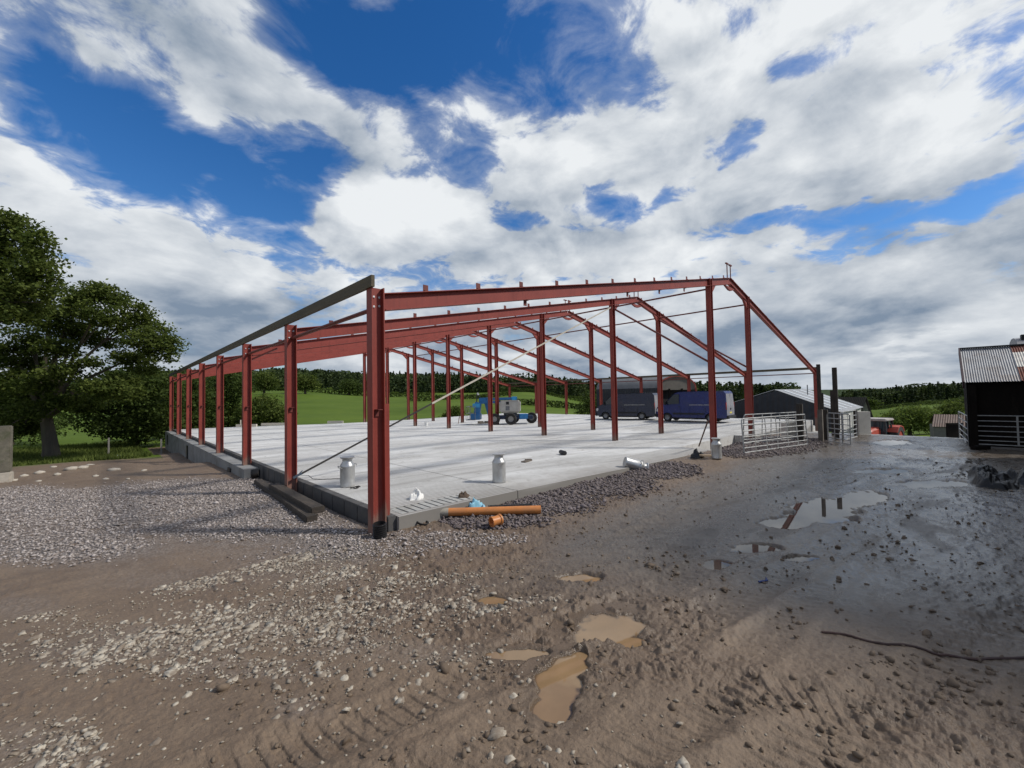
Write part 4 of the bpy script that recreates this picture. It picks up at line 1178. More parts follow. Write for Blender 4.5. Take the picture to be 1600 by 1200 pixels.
make_gate('white painted gate standing open in front of the tall old posts', w, 1.26, 6, 2, (p[0], p[1], gz1(p[0], p[1])+.03), rz)
p = atd(1318, 684, 19.0); q = atd(1339, 682, 20.4); rz, w = span(p, q)
make_gate('pale gate angled away beside the pale wall near the tractor', w, 1.3, 6, 2, (p[0], p[1], gz1(p[0], p[1])+.0), rz)
OLDP = mk('tarred_post', (.045, .038, .032), .85, 0, .4, 3., (.10, .08, .06), .5, .6, 20., stretch=(5, 5, .7))
OLDC = mk('old_concrete_post', (.15, .13, .11), .9, 0, .3, 3., (.07, .06, .05), .6, .5, 20.)
def post(px, y0, y1, dep, wpx, lab, mat=OLDP, name='timber_post'):
    b_ = atd(px, y0, dep); tp = atd(px, y1, dep); w = wpx*dep/CF
    z0 = gz1(b_[0], b_[1])
    o = MB().beam((0, 0, -.3), (0, 0, tp[2]-z0), w, w*.8, up=(1, 0, 0)).build(name, mat, None, loc=(b_[0], b_[1], z0), bevel=.01)
    return tag(o, lab, 'post')
post(1251.5, 695, 631, 18.6, 8, 'short thick tarred timber post at the end of the galvanised gates')
r = thing('steel_post', 'tall dark post with thick concrete foot just right of the end column', 'post', tuple(atd(1283, 688, 18.9)[:2])+(gz1(*atd(1283, 688, 18.9)[:2]),))
zt = atd(1281, 569, 18.9)[2]-r.location[2]; zm = atd(1281, 640, 18.9)[2]-r.location[2]
MB().bx(-.10, .10, -.09, .09, -.3, zm).build('foot', OLDC, r, bevel=.01)
MB().ibeam((0, 0, zm), (0, 0, zt), .15, .13, up=(1, 0, 0)).build('shaft', OLDP, r)
post(1290, 688, 640, 19.4, 8, 'thick dark post between the tall post and the white gate')
post(1287.5, 690, 614, 19.8, 3.2, 'very thin dark rod standing between the tall posts', name='steel_post')
post(1303, 684, 610, 21.5, 5, 'dark middle height post just left of the second tall post')
post(1308, 686, 574, 19.6, 6, 'second tall weathered post rising behind the white gate')
post(1338, 684, 641, 21.0, 5, 'short dark post at the far end of the pale angled gate')
p = at(1266, 690, -.2)
PALEC = mk('pale_cast_concrete', (.55, .52, .46), .85, 0, .1, 2., (.35, .31, .26), .5)
o = MB().bx(-.35, .45, -.25, .25, -.2, .75).bx(-.15, .25, -.2, .2, .75, .9).build('concrete_block', PALEC, None, loc=(p[0]+.9, p[1]+.9, gz1(p[0]+.9, p[1]+.9)), bevel=.015)
o.rotation_euler = (0, 0, VIEW_RZ); tag(o, 'pale concrete block standing behind the short tarred post', 'block')
o = MB().bx(-.12, .5, -.1, .1, -.3, 1.15).build('concrete_wall', PALEC, None, loc=tuple(atd(1344, 684, 21.6)[:2])+(gz1(*atd(1344, 684, 21.6)[:2]),), bevel=.01)
o.rotation_euler = (0, 0, VIEW_RZ); tag(o, 'short pale concrete wall standing left of the red tractor', 'wall')

# ------------------------------------------------------------------ vehicles
TYRE = mk('tyre_rubber', (.022, .021, .020), .85, 0, .3, 6., (.10, .085, .07), .6, .3, 40.)
GLASS = mk('dark_glass', (.015, .018, .02), .06, 0, .1, 2., spec=.6)
CHROME = mk('plated_metal', (.5, .5, .5), .25, .9)
BLK = mk('black_trim', (.018, .018, .019), .6, 0, .2, 5.)
LRED = mk('red_lens', (.30, .02, .015), .2); LWHT = mk('clear_lens', (.6, .6, .6), .15); LAMB = mk('amber_lens', (.5, .2, .02), .2)
def wheel(parent, x, y, r, w, rimcol, z=None, side=-1, rimr=.6):
    z = r if z is None else z
    wh = MB().lathe([(r*rimr, -w/2), (r*.93, -w/2), (r, -w*.36), (r, w*.36), (r*.93, w/2), (r*rimr, w/2)], 28, (0, 0, 0), (0, 1, 0)).build('wheel', TYRE, parent, True, loc=(x, y, z))
    MB().lathe([(0, side*w*.18), (r*.2, side*w*.2), (r*.5, side*w*.26), (r*(rimr+.02), side*w*.42), (r*(rimr+.02), -side*w*.42), (0, -side*w*.4)], 20, (0, 0, 0), (0, 1, 0)).build('rim', rimcol, wh, True)
    return wh
def make_van(label, paint, loc, rz, scale=1., rearcol=None, group='vans parked side by side on the floor'):
    # nose towards -x, near side faces -y
    v = thing('parked_van', label, 'van', loc, rz, group); v.scale = (scale,)*3
    L, W_, H = 5.6, 1.98, 2.45
    def arch(cx, r=.40, n=9):
        return [(cx+r*math.cos(PI-PI*i/(n-1)), .34+r*math.sin(PI-PI*i/(n-1))*.98) for i in range(n)]
    fx, rx = -1.78, 1.62
    prof = [(-2.80, .30)]+arch(fx)+arch(rx)+[(2.72, .34), (2.80, .42), (2.80, 1.2), (2.72, 2.25), (2.60, 2.42), (1.5, H), (-.75, 2.43), (-1.15, 2.34), (-1.95, 1.52), (-2.10, 1.42), (-2.66, 1.18), (-2.80, .98), (-2.86, .62)]
    def sec(sgn, inset):
        def fn(x, y, z):
            tum = max(0, z-1.15)*.075
            sh = inset if z > .9 else inset*.6
            fy = max(0, (-x-2.2))*.32
            cz = z-(inset*.5 if z > 2.2 else 0)
            return (x*(1-inset*.02), sgn*(W_/2-tum-sh-fy), cz)
        return fn
    body = MB().extrude_profile(prof, [(0, sec(-1, .07)), (0, sec(-1, .015)), (0, sec(-1, 0)), (0, sec(1, 0)), (0, sec(1, .015)), (0, sec(1, .07))])
    bo = body.build('body', paint, v, False)
    bo.data.polygons.foreach_set('use_smooth', [True]*len(bo.data.polygons))
    bo.data.set_sharp_from_angle(angle=rad(30))
    def yw(z): return W_/2-max(0, z-1.15)*.075
    for s in (-1, 1):
        # cab window, following the tumblehome
        poly = [(-1.90, 1.50), (-1.22, 2.20), (-.80, 2.22), (-.78, 1.46), (-1.75, 1.40)]
        m_ = MB(); n = len(poly)
        vs = [(x, s*(yw(z)+.004), z) for x, z in poly]+[(x, s*(yw(z)-.03), z) for x, z in poly]
        m_.add(vs, [tuple(range(n)), tuple(range(2*n-1, n-1, -1))]+[(i, (i+1) % n, n+(i+1) % n, n+i) for i in range(n)])
        m_.build('side_window', GLASS, v)
        MB().box((-1.86, s*(W_/2+.13), 1.50), (.12, .22, .28)).build('mirror', BLK, v, bevel=.03)
        MB().bx(-1.3, 1.15, s*W_/2-.012, s*W_/2+.018, .60, .72).build('side_trim', BLK, v)
        MB().bx(.05, 1.95, s*(yw(1.36))-.01, s*(yw(1.36))+.006, 1.345, 1.375).build('door_rail', CHROME, v)
        MB().bx(-.86, -.70, s*yw(1.22)-.01, s*yw(1.22)+.02, 1.20, 1.24).build('door_handle', BLK, v)
        MB().box((-2.66, s*.72, .92), (.2, .3, .26), (0, .3, -s*.25)).build('headlight', LWHT, v, bevel=.03)
        MB().bx(2.765, 2.80, s*.93-.06, s*.93+.06, 1.0, 1.55).build('tail_light', LRED, v)
        # panel seams as thin recess strips
        for xx in (-.68, .02, 1.25):
            MB().bx(xx-.006, xx+.006, s*W_/2-.02, s*W_/2+.0025, .5, 1.15).build('door_seam', BLK, v)
    z0, z1 = 1.52, 2.28; x0, x1 = -1.99, -1.24
    MB().add([(x0-.02, -.82, z0), (x0-.02, .82, z0), (x1-.02, .72, z1), (x1-.02, -.72, z1), (x0+.05, -.82, z0-.03), (x0+.05, .82, z0-.03), (x1+.05, .72, z1-.03), (x1+.05, -.72, z1-.03)], [(0,1,2,3),(7,6,5,4),(0,4,5,1),(1,5,6,2),(2,6,7,3),(3,7,4,0)]).build('windscreen', GLASS, v)
    MB().box((-2.80, 0, .48), (.22, 1.75, .28)).build('front_bumper', BLK, v, bevel=.05)
    MB().bx(2.74, 2.93, -.95, .95, .36, .54).build('rear_bumper', BLK, v, bevel=.03)
    for s in (-1, 1):
        d_ = MB().add([(2.802, s*.015, .56), (2.802, s*.90, .56), (2.802, s*.90, 1.2), (2.732, s*.80, 2.22), (2.732, s*.015, 2.22), (2.802, s*.015, 1.2),
                       (2.815, s*.015, .56), (2.815, s*.90, .56), (2.815, s*.90, 1.2), (2.745, s*.80, 2.22), (2.745, s*.015, 2.22), (2.815, s*.015, 1.2)],
                      [(6,7,8,11), (11,8,9,10), (0,5,2,1), (5,4,3,2), (0,1,7,6), (1,2,8,7), (2,3,9,8), (3,4,10,9), (4,5,11,10), (5,0,6,11)]).build('rear_door', rearcol or paint, v)
        MB().bx(2.815, 2.84, s*.08-.04, s*.08+.04, .98, 1.12).build('handle', BLK, d_)
    MB().bx(2.816, 2.83, -.26, .26, .70, .82).build('number_plate', mk('plate_yellow', (.6, .5, .1), .5), v)
    rim = mk('van_wheel_steel', (.23, .23, .23), .5, .6)
    for x in (fx, rx):
        for s in (-1, 1): wheel(v, x, s*.86, .345, .22, rim, side=s)
    MB().bx(-2.5, 2.5, -.8, .8, .22, .40).build('underbody', BLK, v)
    return v
VANB = mk('dark_blue_paint', (.009, .020, .125), .25, .1, .08, 2., (.04, .04, .06), .25, spec=.6)
VANG = mk('slate_blue_paint', (.012, .017, .042), .28, .1, .08, 2., (.06, .058, .055), .25, spec=.6)
SUNDOOR = mk('sunlit_door_paint', (.20, .20, .22), .5, 0, .2, 3., (.3, .28, .25), .7)  # sunlight on the vans' rear doors, put into a paler colour than the body
p = atd(1084, 660, 32.5); q = atd(980, 657, 37.0)
make_van('dark blue panel van with rear doors coloured pale for sunlight, parked nearer the red columns', VANB, (p[0], p[1], slab_z(p[0])+.02), VIEW_RZ-.76, .95, SUNDOOR)
make_van('slate grey panel van parked in front of the curved roof barn', VANG, (q[0], q[1], slab_z(q[0])+.02), VIEW_RZ-.56, .93, SUNDOOR)

# boom lift
BLUEP = mk('lift_blue_paint', (.02, .14, .34), .4, 0, .15, 4., (.05, .12, .2), .4)
CREAM = mk('lift_cream_paint', (.42, .40, .36), .5, 0, .12, 3., (.32, .29, .24), .4)
GREYM = mk('lift_grey_steel', (.16, .165, .17), .5, .3, .2, 5.)
p = at(792, 662.5, slab_z(21.5))
bl = thing('boom_lift', 'blue boom lift with cream engine housing parked among the inner columns', 'boom lift', tuple(p), VIEW_RZ-.06)
GYR = mk('grey_rim', (.30, .29, .27), .6)
for x, y in ((-.95, -.75), (.40, -.95), (.55, 1.0), (2.05, .55)):
    wheel(bl, x, y, .46, .34, GYR, rimr=.5)
MB().bx(-1.1, 2.15, -.55, .62, .42, .72).build('chassis', mk('lift_dark_chassis', (.02, .035, .075), .5), bl, bevel=.03)
MB().box((1.35, -.15, .62), (.75, .95, .42), (0, 0, .2)).build('axle_housing', BLUEP, bl, bevel=.05)
MB().lathe([(0, .70), (.55, .70), (.55, .92), (0, .92)], 24, (.3, 0, 0)).build('turret_ring', GREYM, bl, True)
MB().bx(-.55, 1.15, -.85, .75, .94, 1.95).build('engine_housing', CREAM, bl, bevel=.12)
MB().bx(.02, .26, -.862, -.84, 1.62, 1.86).build('vent', BLK, bl)
MB().bx(-.02, .30, -.858, -.846, 1.15, 1.50).build('hatch', GREYM, bl)
MB().lathe([(0, 0), (.17, 0), (.17, .02), (0, .03)], 20, (-.22, -.845, 1.72), (0, -1, 0)).build('round_cover', CREAM, bl, True)
MB().beam((-1.7, -.25, 2.08), (.9, -.25, 2.12), .26, .20).build('upper_boom', BLUEP, bl, bevel=.01)
MB().bx(.45, .85, -.42, -.08, 1.97, 2.26).build('boom_pivot', mk('lift_light_blue', (.04, .32, .62), .4), bl, bevel=.02)
MB().beam((-1.6, -.25, 1.86), (.3, -.25, 1.80), .2, .2).build('lower_boom', BLUEP, bl, bevel=.01)
MB().beam((-1.7, .1, 1.95), (-1.35, .1, .70), .34, .4).build('riser', BLUEP, bl, bevel=.01)
MB().beam((-2.25, -.2, 1.95), (-1.55, -.2, 1.98), .36, .5).build('boom_head', BLUEP, bl, bevel=.02)
MB().beam((-2.45, -.3, .65), (-2.30, -.3, 1.85), .5, .5).build('jib', BLUEP, bl, bevel=.02)
MB().bx(-2.75, -2.15, -.62, -.2, 1.42, 1.74).build('control_box', mk('lift_panel_blue', (.05, .30, .55), .45), bl, bevel=.02)
MB().beam((-2.5, .0, 1.8), (-2.45, .05, 2.6), .06, .06).beam((-2.45, .05, 2.6), (-2.1, .0, 2.1), .05, .05).build('hose_loop', BLK, bl)
MB().beam((-2.42, -.1, 2.62), (-2.3, -.1, 2.45), .05, .12).build('lamp', mk('lift_white', (.7, .7, .68), .4), bl)
bk = MB()
x0, x1, y0, y1, z0, z1 = -3.25, -2.5, -.9, .9, .42, 1.5
for z in (z0, .95, z1):
    bk.tube([(x0, y0, z), (x1, y0, z), (x1, y1, z), (x0, y1, z), (x0, y0, z)], .022, 6)
for x, y in ((x0, y0), (x1, y0), (x1, y1), (x0, y1), (x0, 0), ((x0+x1)/2, y0)): bk.tube([(x, y, z0), (x, y, z1)], .022, 6)
bk.bx(x0, x1, y0, y1, z0-.03, z0)
bk.build('basket', GREYM, bl)
MB().box((-2.55, -.1, .66), (.8, 1.2, .5)).build('basket_mount', BLUEP, bl, bevel=.03)
p = at(760, 661.5, slab_z(20)); o = MB().box((0, 0, .05), (1.5, .5, .08), (0, 0, .1)).box((.3, -.1, .13), (.9, .3, .1), (0, .05, -.3)).box((-.5, .05, .14), (.4, .35, .12), (0, 0, .5)).build('timber_stack', mk('dull_timber', (.17, .15, .125), .85, 0, .3, 4.), None, loc=tuple(p)); o.rotation_euler = (0, 0, VIEW_RZ)
tag(o, 'low pile of dull boards lying on the floor below the boom lift basket', 'boards')
o = MB().tube([(0, 0, 0), (.18, .05, .62)], .03, 6).build('prop', REDD, None, loc=tuple(at(716, 662, slab_z(18)))); tag(o, 'small leaning steel prop on the floor left of the boom lift', 'prop')
p = at(852, 650, -.18)
# tractor beyond the brow
TRED = mk('tractor_red_paint', (.42, .065, .038), .45, 0, .12, 3., (.25, .08, .05), .4)
pt = atd(1371, 678, 33.0)
tz = atd(1371, 653.5, 33.0)[2]-2.32
tr = thing('tractor', 'red tractor with dark glazed cab parked beyond the brow of the yard', 'tractor', (pt[0], pt[1], tz), VIEW_RZ-1.0)
# nose towards -y
MB().extrude_profile([(-.36, .75), (.36, .75), (.40, 1.0), (.36, 1.46), (.26, 1.56), (-.26, 1.56), (-.36, 1.46), (-.40, 1.0)], [(-2.45, lambda x, y, z: (x*.86, y, z-.08*(z > 1.2))), (-2.25, lambda x, y, z: (x, y, z-.03)), (-.65, lambda x, y, z: (x*1.08, y, z+.12*(z > 1.2)))]).build('bonnet', TRED, tr, bevel=.02)
MB().bx(-.26, .26, -2.40, -2.30, .86, 1.30).build('grille', BLK, tr)
for s in (-1, 1):
    MB().box((s*.24, -2.33, 1.36), (.2, .1, .12)).build('headlight', LWHT, tr, bevel=.01)
    wheel(tr, s*.92, -1.7, .60, .42, mk('tractor_rim_red', (.35, .05, .03), .5), side=s)
    tr.children[-1].rotation_euler = (0, 0, PI/2)
    wheel(tr, s*1.0, .62, .86, .52, mk('tractor_rim_red2', (.35, .05, .03), .5), side=s)
    tr.children[-1].rotation_euler = (0, 0, PI/2)
    MB().extrude_profile([(-.8, 1.3), (-.5, 1.68), (.0, 1.80), (.55, 1.68), (.85, 1.3), (.77, 1.28), (.5, 1.62), (0, 1.72), (-.45, 1.62), (-.73, 1.27)], [(s*.62, lambda x, y, z: (y, x+.62, z)), (s*1.26, lambda x, y, z: (y, x+.62, z))]).build('mudguard', TRED, tr)
    MB().box((s*1.0, -.55, 1.8), (.10, .1, .3)).build('mirror', BLK, tr)
MB().bx(-.30, .30, -2.2, 1.0, .55, .95).build('transmission', BLK, tr)
cab = MB()
for s in (-1, 1):
    for ya, yb in ((-.72, -.55), (.05, .05), (1.05, .95)):
        cab.beam((s*.70, ya, 1.05), (s*.66, yb, 2.15), .08, .08, up=(1, 0, 0))
cab.bx(-.76, .76, -.75, 1.08, .95, 1.10).build('cab_frame', BLK, tr)
MB().add([(-.66,-.70,1.1),(.66,-.70,1.1),(.66,1.03,1.1),(-.66,1.03,1.1),(-.62,-.54,2.12),(.62,-.54,2.12),(.62,.93,2.12),(-.62,.93,2.12)], [(0,3,2,1),(4,5,6,7),(0,1,5,4),(1,2,6,5),(2,3,7,6),(3,0,4,7)]).build('cab_glass', mk('tractor_glass', (.03, .045, .05), .08, 0, .3, 1.5), tr)
MB().bx(-.78, .78, -.72, 1.05, 2.13, 2.32).build('cab_roof', mk('tractor_roof', (.42, .38, .35), .5), tr, bevel=.06)
MB().tube([(.42, -.85, 1.5), (.42, -.85, 2.15)], .045, 8).build('exhaust', BLK, tr)

# ------------------------------------------------------------------ sheds
def sheet(mb, p00, p10, p01, pitch=.15, amp=.018, nseg=None):
    """corrugated sheet spanning p00->p10 across the waves and p00->p01 along them"""
    p00, p10, p01 = Vector(p00), Vector(p10), Vector(p01)
    a = p10-p00; b_ = p01-p00; n_ = a.cross(b_).normalized()
    N = max(8, int(a.length/pitch*6)); vs, fs = [], []
    for k in range(N+1):
        s = k/N; off = n_*amp*math.sin(2*PI*s*a.length/pitch)
        vs += [p00+a*s+off, p01+a*s+off]
    nn = len(vs); vs += [Vector(v)-n_*.006 for v in vs]
    for k in range(N):
        i = 2*k
        fs += [(i, i+2, i+3, i+1), (nn+i, nn+i+1, nn+i+3, nn+i+2)]
    mb.add(vs, fs); return mb
TIN = mk('weathered_tin', (.30, .305, .315), .55, .25, .18, 1.5, (.17, .13, .11), .5, stretch=(1, 1, 1))
TIND = mk('dark_tin_cladding', (.030, .034, .040), .5, .2, .3, 1.2, (.055, .055, .055), .6)
RUST = mk('rusty_tin', (.17, .050, .030), .8, .1, .3, 3., (.30, .20, .16), .5)
TINW = mk('pale_tin', (.62, .60, .55), .6, .1, .2, 3., (.35, .22, .16), .5)
CREO = mk('creosoted_boards', (.010, .008, .007), .9, 0, .5, 2., (.024, .019, .015), .6, .6, 14., .12, stretch=(1, 1, .4))
GREYR = mk('fibre_cement_roof', (.33, .34, .35), .8, 0, .15, .8, (.20, .20, .19), .5)
BRNR = mk('brown_tin_roof', (.105, .068, .052), .75, .1, .25, 2., (.16, .12, .10), .5)
LIGHTR = mk('rooflight_sheet', (.55, .58, .60), .45, 0, .1, 2.)
WALLW = mk('pale_rendered_wall', (.44, .43, .40), .85, 0, .15, 1.5, (.25, .23, .2), .5)
# curved roof barn behind the vans
pb = atd(1030, 648, 50.); zb = gz1(pb[0], pb[1])-.2
cb = thing('curved_barn', 'dark clad barn with curved grey roof and open front behind the vans', 'barn', (pb[0], pb[1], zb), VIEW_RZ)
# local: x right, y away; the gable turned to the right
dirL = Vector((-6.9, 2.6, 0)); dirG = Vector((4.9, 1.1, 0))   # long side to the left, open gable to the right
eh, rh = 2.75-zb, 4.25-zb
n = 14
arcs = [(Vector((0,0,0))+dirG*(.5-.5*math.cos(PI*i/n)), eh+(rh-eh)*math.sin(PI*i/n)**.9) for i in range(n+1)]
mb = MB(); vs = []
for g, z in arcs:
    vs += [(g.x, g.y, z), (g.x+dirL.x, g.y+dirL.y, z)]
nn = len(vs); vs += [(x, y, z-.05) for x, y, z in vs]
fs = [(2*i, 2*i+2, 2*i+3, 2*i+1) for i in range(n)]+[(nn+2*i, nn+2*i+1, nn+2*i+3, nn+2*i+2) for i in range(n)]
fs += [(2*i, nn+2*i, nn+2*i+2, 2*i+2) for i in range(n)]+[(2*i+1, 2*i+3, nn+2*i+3, nn+2*i+1) for i in range(n)]
mb.add(vs, fs).build('roof', mk('dull_barn_roof', (.17, .175, .18), .7, .1, .18, 1.2), cb, True)
mb = MB(); sheet(mb, (.0, -.03, 0), (dirL.x, dirL.y-.03, 0), (.0, -.03, eh), .3, .03); mb.build('side_wall', TIND, cb)
mb = MB(); e2 = dirG+dirL; mb.add([(e2.x, e2.y, 0), (dirL.x, dirL.y, 0), (dirL.x, dirL.y, eh), (e2.x, e2.y, eh)], [(0,1,2,3)])
mb.add([(e2.x, e2.y, 0), (dirG.x, dirG.y, 0), (dirG.x, dirG.y, eh), (e2.x, e2.y, eh)], [(0,1,2,3)]); mb.build('back_wall', TIND, cb)
# gable filling above the opening and rusty frame
mb = MB(); top = [(g.x, g.y+.02, z-.04) for g, z in arcs]; lo = [(g.x, g.y+.02, eh-.25) for g, z in arcs]
mb.add(lo+top, [(i, i+1, n+2+i, n+1+i) for i in range(n)]).build('gable', mk('drab_gable_sheet', (.13, .115, .095), .8, 0, .2, 2.), cb)
mb = MB()
for (g, z), (g2, z2) in zip(arcs[:-1], arcs[1:]): mb.beam((g.x, g.y-.08, z-.1), (g2.x, g2.y-.08, z2-.1), .1, .14)
mb.build('frame_arch', RED, cb)
for f in (0, .28, .62, 1.0): MB().beam((dirG.x*f, dirG.y*f-.1, 0), (dirG.x*f, dirG.y*f-.1, eh-.1), .18, .18, up=(1, 0, 0)).build('post', RED if f in (0, 1.) else CREO, cb)
MB().bx(.5, 2.0, 1.0, 1.3, 0, 3.2).build('inner_wall', mk('drab_inner_board', (.10, .085, .07), .85, 0, .3, 2.), cb)

def gable_shed(label, name, ap, eL, eR, base_z, back, wall, roof, ridge_off=0., side=None, over=.25, lights=True, wallkids=True):
    """ap / eL / eR world points of the gable; 'back' world vector along the ridge"""
    ap, eL, eR, back = Vector(ap), Vector(eL), Vector(eR), Vector(back)
    o_ = Vector(((eL.x+eR.x)/2, (eL.y+eR.y)/2, base_z))
    s = thing(name, label, 'shed', tuple(o_))
    A, L_, R_ = ap-o_, eL-o_, eR-o_
    def dn(v): return Vector((v.x, v.y, -.6))
    mb = MB(); gl_ = dn(L_); gr_ = dn(R_)
    # corrugated gable wall built of vertical strips
    N = 90; vs, fs = [], []
    nrm = (R_-L_).cross(Vector((0, 0, 1))).normalized()
    for k in range(N+1):
        f = k/N; q = L_.lerp(R_, f)
        fa = ((A-L_).xy.length)/((R_-L_).xy.length)
        top = L_.z+(A.z-L_.z)*f/fa if f < fa else A.z+(R_.z-A.z)*(f-fa)/(1-fa)
        off = nrm*(.03*math.sin(k*PI/2))
        vs += [(q.x+off.x, q.y+off.y, -.6), (q.x+off.x, q.y+off.y, top-.05)]
    for k in range(N): fs.append((2*k, 2*k+2, 2*k+3, 2*k+1))
    mb.add(vs, fs).build('gable_wall', wall, s)
    bk = back
    for E_, far in ((R_, 1), (L_, 0)):
        m_ = MB(); m_.add([tuple(dn(E_)), tuple(dn(E_)+Vector((bk.x, bk.y, 0))), tuple(E_+bk-Vector((0, 0, .06))), tuple(E_-Vector((0, 0, .06)))], [(0,1,2,3)])
        m_.build('side_wall', (side or wall), s)
        fo = -bk.normalized()*over; dr = (E_-A).normalized()*over
        m_ = MB(); sheet(m_, A+fo, A+bk, E_+fo+dr, .35, .03); m_.build('roof', roof, s)
    m_ = MB(); m_.add([tuple(dn(L_)+Vector((bk.x, bk.y, 0))), tuple(dn(R_)+Vector((bk.x, bk.y, 0))), tuple(R_+bk-Vector((0,0,.06))), tuple(A+bk-Vector((0,0,.06))), tuple(L_+bk-Vector((0,0,.06)))], [(0,1,2,3,4)]).build('back_wall', wall, s)
    if lights:
        for i in range(4):
            f0 = .12+.23*i
            m_ = MB(); up_ = (bk.cross(R_-A)).normalized(); up_ = up_ if up_.z > 0 else -up_
            p0 = A+bk*f0+up_*.06; d_ = (R_-A)
            m_.add([tuple(p0+d_*.06), tuple(p0+bk*.05+d_*.06), tuple(p0+bk*.05+d_*.97), tuple(p0+d_*.97)]+[tuple(q-up_*.03) for q in (p0+d_*.06, p0+bk*.05+d_*.06, p0+bk*.05+d_*.97, p0+d_*.97)], [(0,1,2,3),(7,6,5,4),(0,4,5,1),(1,5,6,2),(2,6,7,3),(3,7,4,0)]).build('rooflight', LIGHTR, s)
    return s
# dark clad shed
D1 = 40.
ap = atd(1211, 609, D1); eL = atd(1120, 637, D1+1.5); eR = atd(1312, 643, D1-3.0)
bkp = atd(1345, 634, 47.)-eR
zb = min(gz1(ap[0], ap[1]), -.8)
s1_ = gable_shed('dark clad shed with low gable and grey striped roof beyond the end columns', 'dark_shed', ap, eL, eR, zb, (bkp[0], bkp[1], .05), TIND, GREYR, side=WALLW)
q = Vector(atd(1210, 623, D1-.15))-s1_.location
MB().lathe([(0, 0), (.16, 0), (.24, .12), (.18, .24), (0, .26)], 14, q, Vector(CAM-np.array(atd(1210, 623, D1))).normalized()).build('lamp', BLK, s1_, True)
q = Vector(atd(1262, 618, D1+3))-s1_.location
MB().tube([q, q+Vector((0, 0, 1.1))], .05, 8).build('flue_pipe', GREYM, s1_, True)
q = Vector(atd(1140, 660, D1-1))-s1_.location
# brown gable shed behind it
D2 = 52.
ap = atd(1351, 620.5, D2); eL = atd(1340, 652, D2+.5); eR = atd(1362, 655, D2-.5)
s2_ = gable_shed('brown roofed shed with pale gable standing just behind the dark clad shed', 'brown_shed', ap, eL, eR, -3.0, tuple((atd(1305, 619.5, D2+6)-ap)[:2])+(0.,), WALLW, mk('dark_brown_roof', (.055, .045, .040), .8, 0, .2, 2.), lights=False, over=.4)
# low brown roofed shed down the ramp
D3 = 47.
ap = atd(1490, 650, D3+2); eL = atd(1462, 668, D3); eR = atd(1530, 668, D3+4)
o_ = atd(1475, 680, D3)
s3 = thing('low_shed', 'low shed with brown tin roof lying down the ramp behind the gateway', 'shed', (o_[0], o_[1], gz1(o_[0], o_[1])), -1.5)
zt = atd(1465, 667, D3)[2]-s3.location.z; zr = atd(1475, 647, D3+3)[2]-s3.location.z
m_ = MB(); sheet(m_, (-.95, -.15, zt), (7, -.15, zt), (-.55, 3.4, zr), .2, .025); m_.build('roof', BRNR, s3)
MB().bx(-.8, 7, 0, 6.6, -1, zt-.05).build('wall', mk('grey_block_wall', (.15, .14, .13), .9, 0, .2, 3.), s3)
m_ = MB(); sheet(m_, (-.95, 6.8, zt), (7, 6.8, zt), (-.55, 3.4, zr), .2, .025); m_.build('roof', BRNR, s3)

# right hand barn with corrugated lean-to roof
RBZ = -1.56; RX = 1.32
pr_ = at(1516, 699, -.22)
rb = thing('tin_roof_barn', 'black boarded barn with corrugated tin roof patched in red and white', 'barn', (pr_[0], pr_[1], gz1(pr_[0], pr_[1])), RBZ)
DR = 16.0
ze = 2.04+DR*(607-598)/CF-rb.location.z+.02
zr = 2.04+(DR+2.6)*(607-547)/CF-rb.location.z
W2 = 5.5
MB().bx(-.02, W2, .0, .14, -.3, ze-.05).build('wall', CREO, rb)
MB().add([(-.02, .15, -.3), (-.02, 2.6, -.3), (-.02, 2.6, zr-.1), (-.02, .15, ze-.05), (.12, .15, -.3), (.12, 2.6, -.3), (.12, 2.6, zr-.1), (.12, .15, ze-.05)], [(0,1,2,3),(7,6,5,4),(0,4,5,1),(1,5,6,2),(2,6,7,3),(3,7,4,0)]).build('side_wall', CREO, rb)
MB().bx(-.02, W2, 2.6, 2.74, -.3, zr-.06).build('back_wall', CREO, rb)
def lerp_roof(x, f): return (x, -.22+f*2.85, ze-.0+f*(zr-ze))
for x0, x1, f0, f1, mt_ in ((-.08, RX, 0, 1, TIN), (RX, RX+.8, .75, 1, RUST), (RX, RX+.8, .36, .78, TINW), (RX, RX+.8, 0, .39, RUST), (RX+.8, W2+.1, 0, 1, TIN)):
    m_ = MB(); dz_ = .0 if mt_ is TIN else .012+(.012 if mt_ is TINW else 0)
    a = Vector(lerp_roof(x0, f0)); b_ = Vector(lerp_roof(x1, f0)); c_ = Vector(lerp_roof(x0, f1))
    sheet(m_, a+Vector((0,0,dz_)), b_+Vector((0,0,dz_)), c_+Vector((0,0,dz_)), .066, .014); m_.build('roof_sheet', mt_, rb)
MB().beam((-.10, -.2, ze-.10), (-.10, 2.6, zr-.08), .05, .3).build('verge_board', mk('dark_purple_verge', (.045, .022, .028), .7, 0, .3, 4.), rb)
MB().beam((-.12, 2.63, zr+.03), (W2, 2.63, zr+.03), .22, .05).build('ridge_cap', TIND, rb)
m_ = MB()
for k in range(9):
    a0, a1 = PI*k/9, PI*(k+1)/9
    X0, X1 = 1.55, W2+1
    f_ = lambda a_: (4.6-1.9*math.cos(a_), zr-.3+.75*math.sin(a_))
    (ya, za_), (yb, zb_) = f_(a0), f_(a1)
    m_.add([(X0, ya, za_), (X1, ya, za_), (X1, yb, zb_), (X0, yb, zb_), (X0, ya, zr-.4), (X0, yb, zr-.4)], [(0,1,2,3), (0,3,5,4)])
m_.build('curved_roof', TIN, rb)
for x in (1.7, 2.1): MB().bx(x, x+.3, 3.4, 3.8, zr+.15, zr+.50).build('rooflight', BLK, rb)
